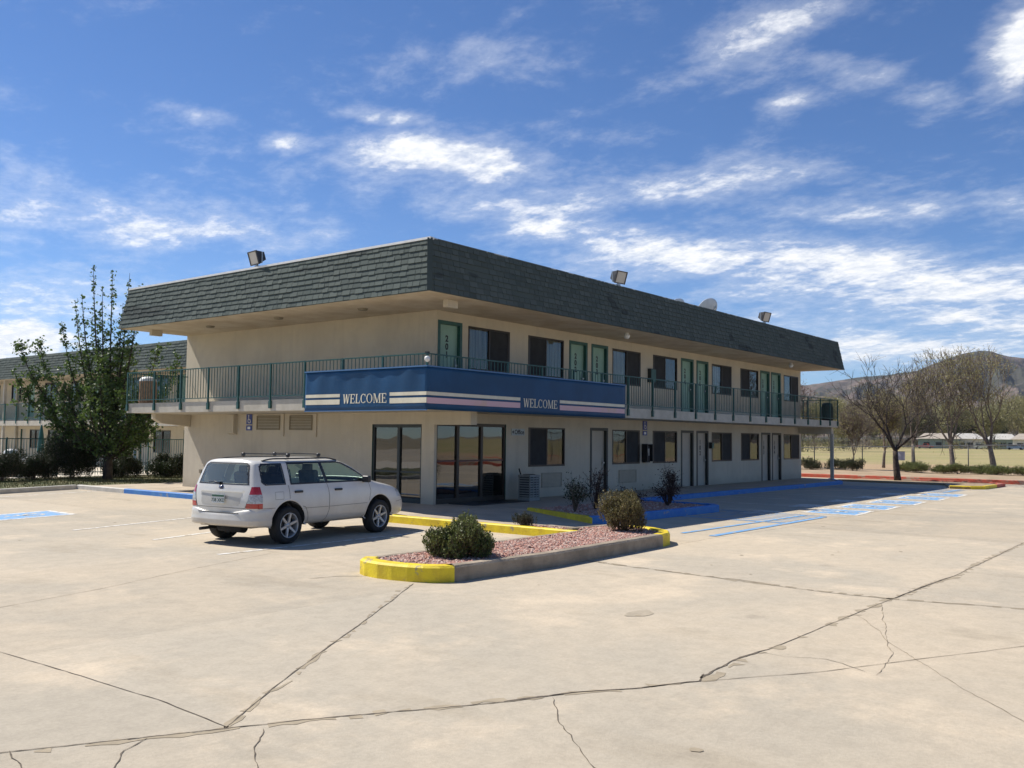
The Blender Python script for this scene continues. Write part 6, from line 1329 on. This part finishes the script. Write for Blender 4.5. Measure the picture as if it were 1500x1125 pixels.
def far_proto(seed, m, h, nb, bs, label, dense=1.0):
    segs, tips = scaled(*branchy(seed, h, .22, 5, spread=.6, trunk=.07, shrink=.84, up=.3), h); r = random.Random(seed); t = empty('far_tree', (0, 0, 0), 0, label, 'tree', 'trees beyond the field'); b = MB()
    for pts, rr, lv in segs:
        if lv < 5: b.tube(pts, [max(.05, x) for x in rr], 4, cap=False)
    b.build('trunk', M_BARK2, t, recalc=False); b = MB()
    for p, d in tips:
        for k in range(nb): leafquad(b, p + Vector((r.gauss(0, .9), r.gauss(0, .9), r.gauss(0, .8))), bs * r.uniform(.4, 1.3), r, up=1, asp=.35)
    for pts, rr, lv in segs:
        if lv in (2, 3, 4):
            for q in pts[1:]:
                for k in range(max(2, nb // 8)): leafquad(b, q + Vector((r.gauss(0, 1.2), r.gauss(0, 1.2), r.gauss(-.3, 1.0))), bs * r.uniform(.4, 1.3), r, up=1, asp=.35)
    for k in range(nb * 18): a = r.uniform(0, 6.28); q = r.uniform(0, h * .28); leafquad(b, Vector((q * math.cos(a), q * math.sin(a), r.uniform(.1, h * .17))), bs * r.uniform(.4, 1.2), r, up=1, asp=.4)
    b.build('crown', m, t, recalc=False); return t
protos = [far_proto(41, M_FBUD, 17, 30, .55, ''), far_proto(42, M_FTW, 19, 26, .5, ''), far_proto(43, M_FBUD, 14, 36, .5, ''), far_proto(44, M_FTW, 16, 20, .6, ''), far_proto(45, M_FEV, 13, 60, .5, '')]
fr2 = random.Random(77); used = set()
spots = []
for i in range(30): spots.append((21.6 - i * .46 + fr2.uniform(-.15, .15), fr2.uniform(365, 400)))
for i in range(24): spots.append((21.6 - i * .56 + fr2.uniform(-.2, .2), fr2.uniform(430, 520)))
for az, d in ((20.9, 170), (20.2, 215), (19.4, 190), (18.6, 240), (18.0, 205), (17.2, 260), (16.4, 300), (15.8, 330), (12.65, 330), (10.75, 318), (8.7, 300)): spots.append((az, d))
for i, (az, d) in enumerate(spots):
    k = fr2.choice((0, 1, 2, 3, 0, 2, 4)) if i < 54 else fr2.choice((0, 1, 2, 3)); src = protos[k]; o = src if k not in used else copy_tree(src); used.add(k)
    sc = fr2.uniform(.75, 1.15) * (1.15 if 30 <= i < 54 else 1) * (.62 if i >= 54 and d < 280 else 1); o.location = at(az, d, 0); o.rotation_euler = (0, 0, fr2.uniform(0, 6.28)); o.scale = (sc, sc, sc)
    tone = ('yellow green budding', 'bare brown', 'round yellow budding', 'sparse brown', 'dark evergreen')[k]
    where = 'in the dense belt behind the houses' if i < 30 else 'at the back of the belt below the mountain' if i < 54 else 'standing forward of the belt by the field edge'
    if i >= 54:
        o['label'] = ('tree seen just past the right end of the motel', 'field tree behind the support post', 'field tree right of the support post', 'field tree left of the young forked tree', 'field tree right of the young forked tree', 'field tree left of the dark bare tree', 'field tree right behind the dark bare tree', 'tree left of the blue grey far house', 'tree between the blue grey and white far houses', 'tree behind the white van across the field', 'tree at the right picture edge before the far houses')[i - 54]; o['group'] = 'trees standing forward of the belt'; continue
    o['label'] = f'{tone} tree {where}'; o['group'] = f'{tone} trees {where}'
for k, p in enumerate(protos):
    if k not in used:
        for c in list(p.children): bpy.data.objects.remove(c)
        bpy.data.objects.remove(p)
# trees across the street that the windows mirror
for i, (x, y, h, sd_) in enumerate(((6, -48, 9, 51), (22, -52, 10, 52), (-8, -46, 8, 53))): bare_tree('bare_tree', sd_, h, .25, (x, y, 0), ('bare street tree mirrored in the lobby glass', 'bare street tree mirrored in the far windows', 'bare street tree opposite the parking lot entrance')[i], M_BARK2, M_BUD, 5, .15, levels=6, rmin=.02, trunk=.25)
kerb('red_kerb', [(-60, -38), (80, -38)][::-1], .16, .15, M_RED)
# ------------------------------------------------------------------ mountain
def mountain():
    prof = [(-30, .03), (-10, .045), (2, .06), (6.09, .0698), (7.95, .0772), (9.23, .0815), (9.85, .0828), (10.84, .0887), (11.38, .09), (12.52, .0862), (13.81, .0774), (14.56, .0715), (16.08, .0679), (17.82, .0655), (20.48, .0582), (23.81, .0549), (30, .045), (45, .03), (70, .02)]
    from mathutils import noise as NZ
    azs = np.concatenate([np.linspace(-30, 5, 50, endpoint=False), np.linspace(5, 25, 260, endpoint=False), np.linspace(25, 70, 50)]); rs = np.concatenate([np.linspace(850, 3300, 70), np.linspace(3340, 4600, 20)]); vs = []
    xa = [q[0] for q in prof]; ya = [q[1] for q in prof]
    for az in azs:
        T = float(np.interp(az, xa, ya)) + .0006 * NZ.noise(Vector((az * 1.7, 0, 3)))
        for R_ in rs:
            u = (R_ - 850) / (3300 - 850); a = rad(az); x, y = CAM.x + R_ * math.cos(a), CAM.y + R_ * math.sin(a)
            rg = 1 - abs(NZ.fractal(Vector((az * .28, R_ / 900, 1.0)), 1.0, 2.1, 6)) * 1.5
            if u <= 1:
                s_ = u ** 1.5; k_ = s_ * (1 + (rg - .75) * .55 * math.sin(math.pi * min(1, u)) ** .7); h = T * 3300 * k_
                h = min(h, (T - .0015 * (1 - u) * 8) * R_) if u > .1 else h
            else: h = T * 3300 * (1 - (u - 1) * 1.4)
            vs.append((x, y, h + CAM.z * min(1, u)))
    n = len(rs); b = MB(); b.add(vs, [(i * n + j, (i + 1) * n + j, (i + 1) * n + j + 1, i * n + j + 1) for i in range(len(azs) - 1) for j in range(n - 1)], 0, True)
    m = bpy.data.materials.new('hillside'); m.use_nodes = True; nt = m.node_tree; bs = nt.nodes['Principled BSDF']; bs.inputs['Roughness'].default_value = 1; bs.inputs['Specular IOR Level'].default_value = 0
    tc = nn(nt, 'ShaderNodeTexCoord')
    def noi(sc, de=6, ro=.6): n_ = nn(nt, 'ShaderNodeTexNoise'); n_.inputs['Scale'].default_value = sc; n_.inputs['Detail'].default_value = de; n_.inputs['Roughness'].default_value = ro; nt.links.new(tc.outputs['Object'], n_.inputs[0]); return n_.outputs[0]
    c = mixc(nt, smooth(nt, noi(.003), .4, .6), (.19, .145, .12), (.12, .095, .085)); c = mixc(nt, mth(nt, 'MULTIPLY', smooth(nt, noi(.0035, 6), .47, .53), .85), c, (.045, .05, .042))
    c = mixc(nt, mth(nt, 'MULTIPLY', smooth(nt, noi(.035, 4, .7), .50, .60), .65), c, (.055, .065, .045)); c = mixc(nt, mth(nt, 'MULTIPLY', smooth(nt, noi(.006, 4), .64, .68), .6), c, (.27, .21, .17))
    nt.links.new(c, bs.inputs['Base Color']); bp = nn(nt, 'ShaderNodeBump'); bp.inputs['Strength'].default_value = 1; bp.inputs['Distance'].default_value = 30; nt.links.new(noi(.012, 6, .65), bp.inputs['Height']); nt.links.new(bp.outputs[0], bs.inputs['Normal'])
    o = b.build('mountain', m, recalc=False); tag(o, kind='structure')
mountain()

# ------------------------------------------------------------------ thin valley haze
def haze():
    b = MB(); b.box(-1520, 5650, -5650, 5650, -1.2, 480); m = bpy.data.materials.new('haze'); m.use_nodes = True; nt = m.node_tree; nt.nodes.clear(); o = nn(nt, 'ShaderNodeOutputMaterial'); v = nn(nt, 'ShaderNodeVolumePrincipled')
    v.inputs['Color'].default_value = (.80, .88, 1, 1); v.inputs['Density'].default_value = .000055; v.inputs['Anisotropy'].default_value = .2; nt.links.new(v.outputs[0], o.inputs['Volume']); tag(b.build('haze', m), kind='stuff')
haze()
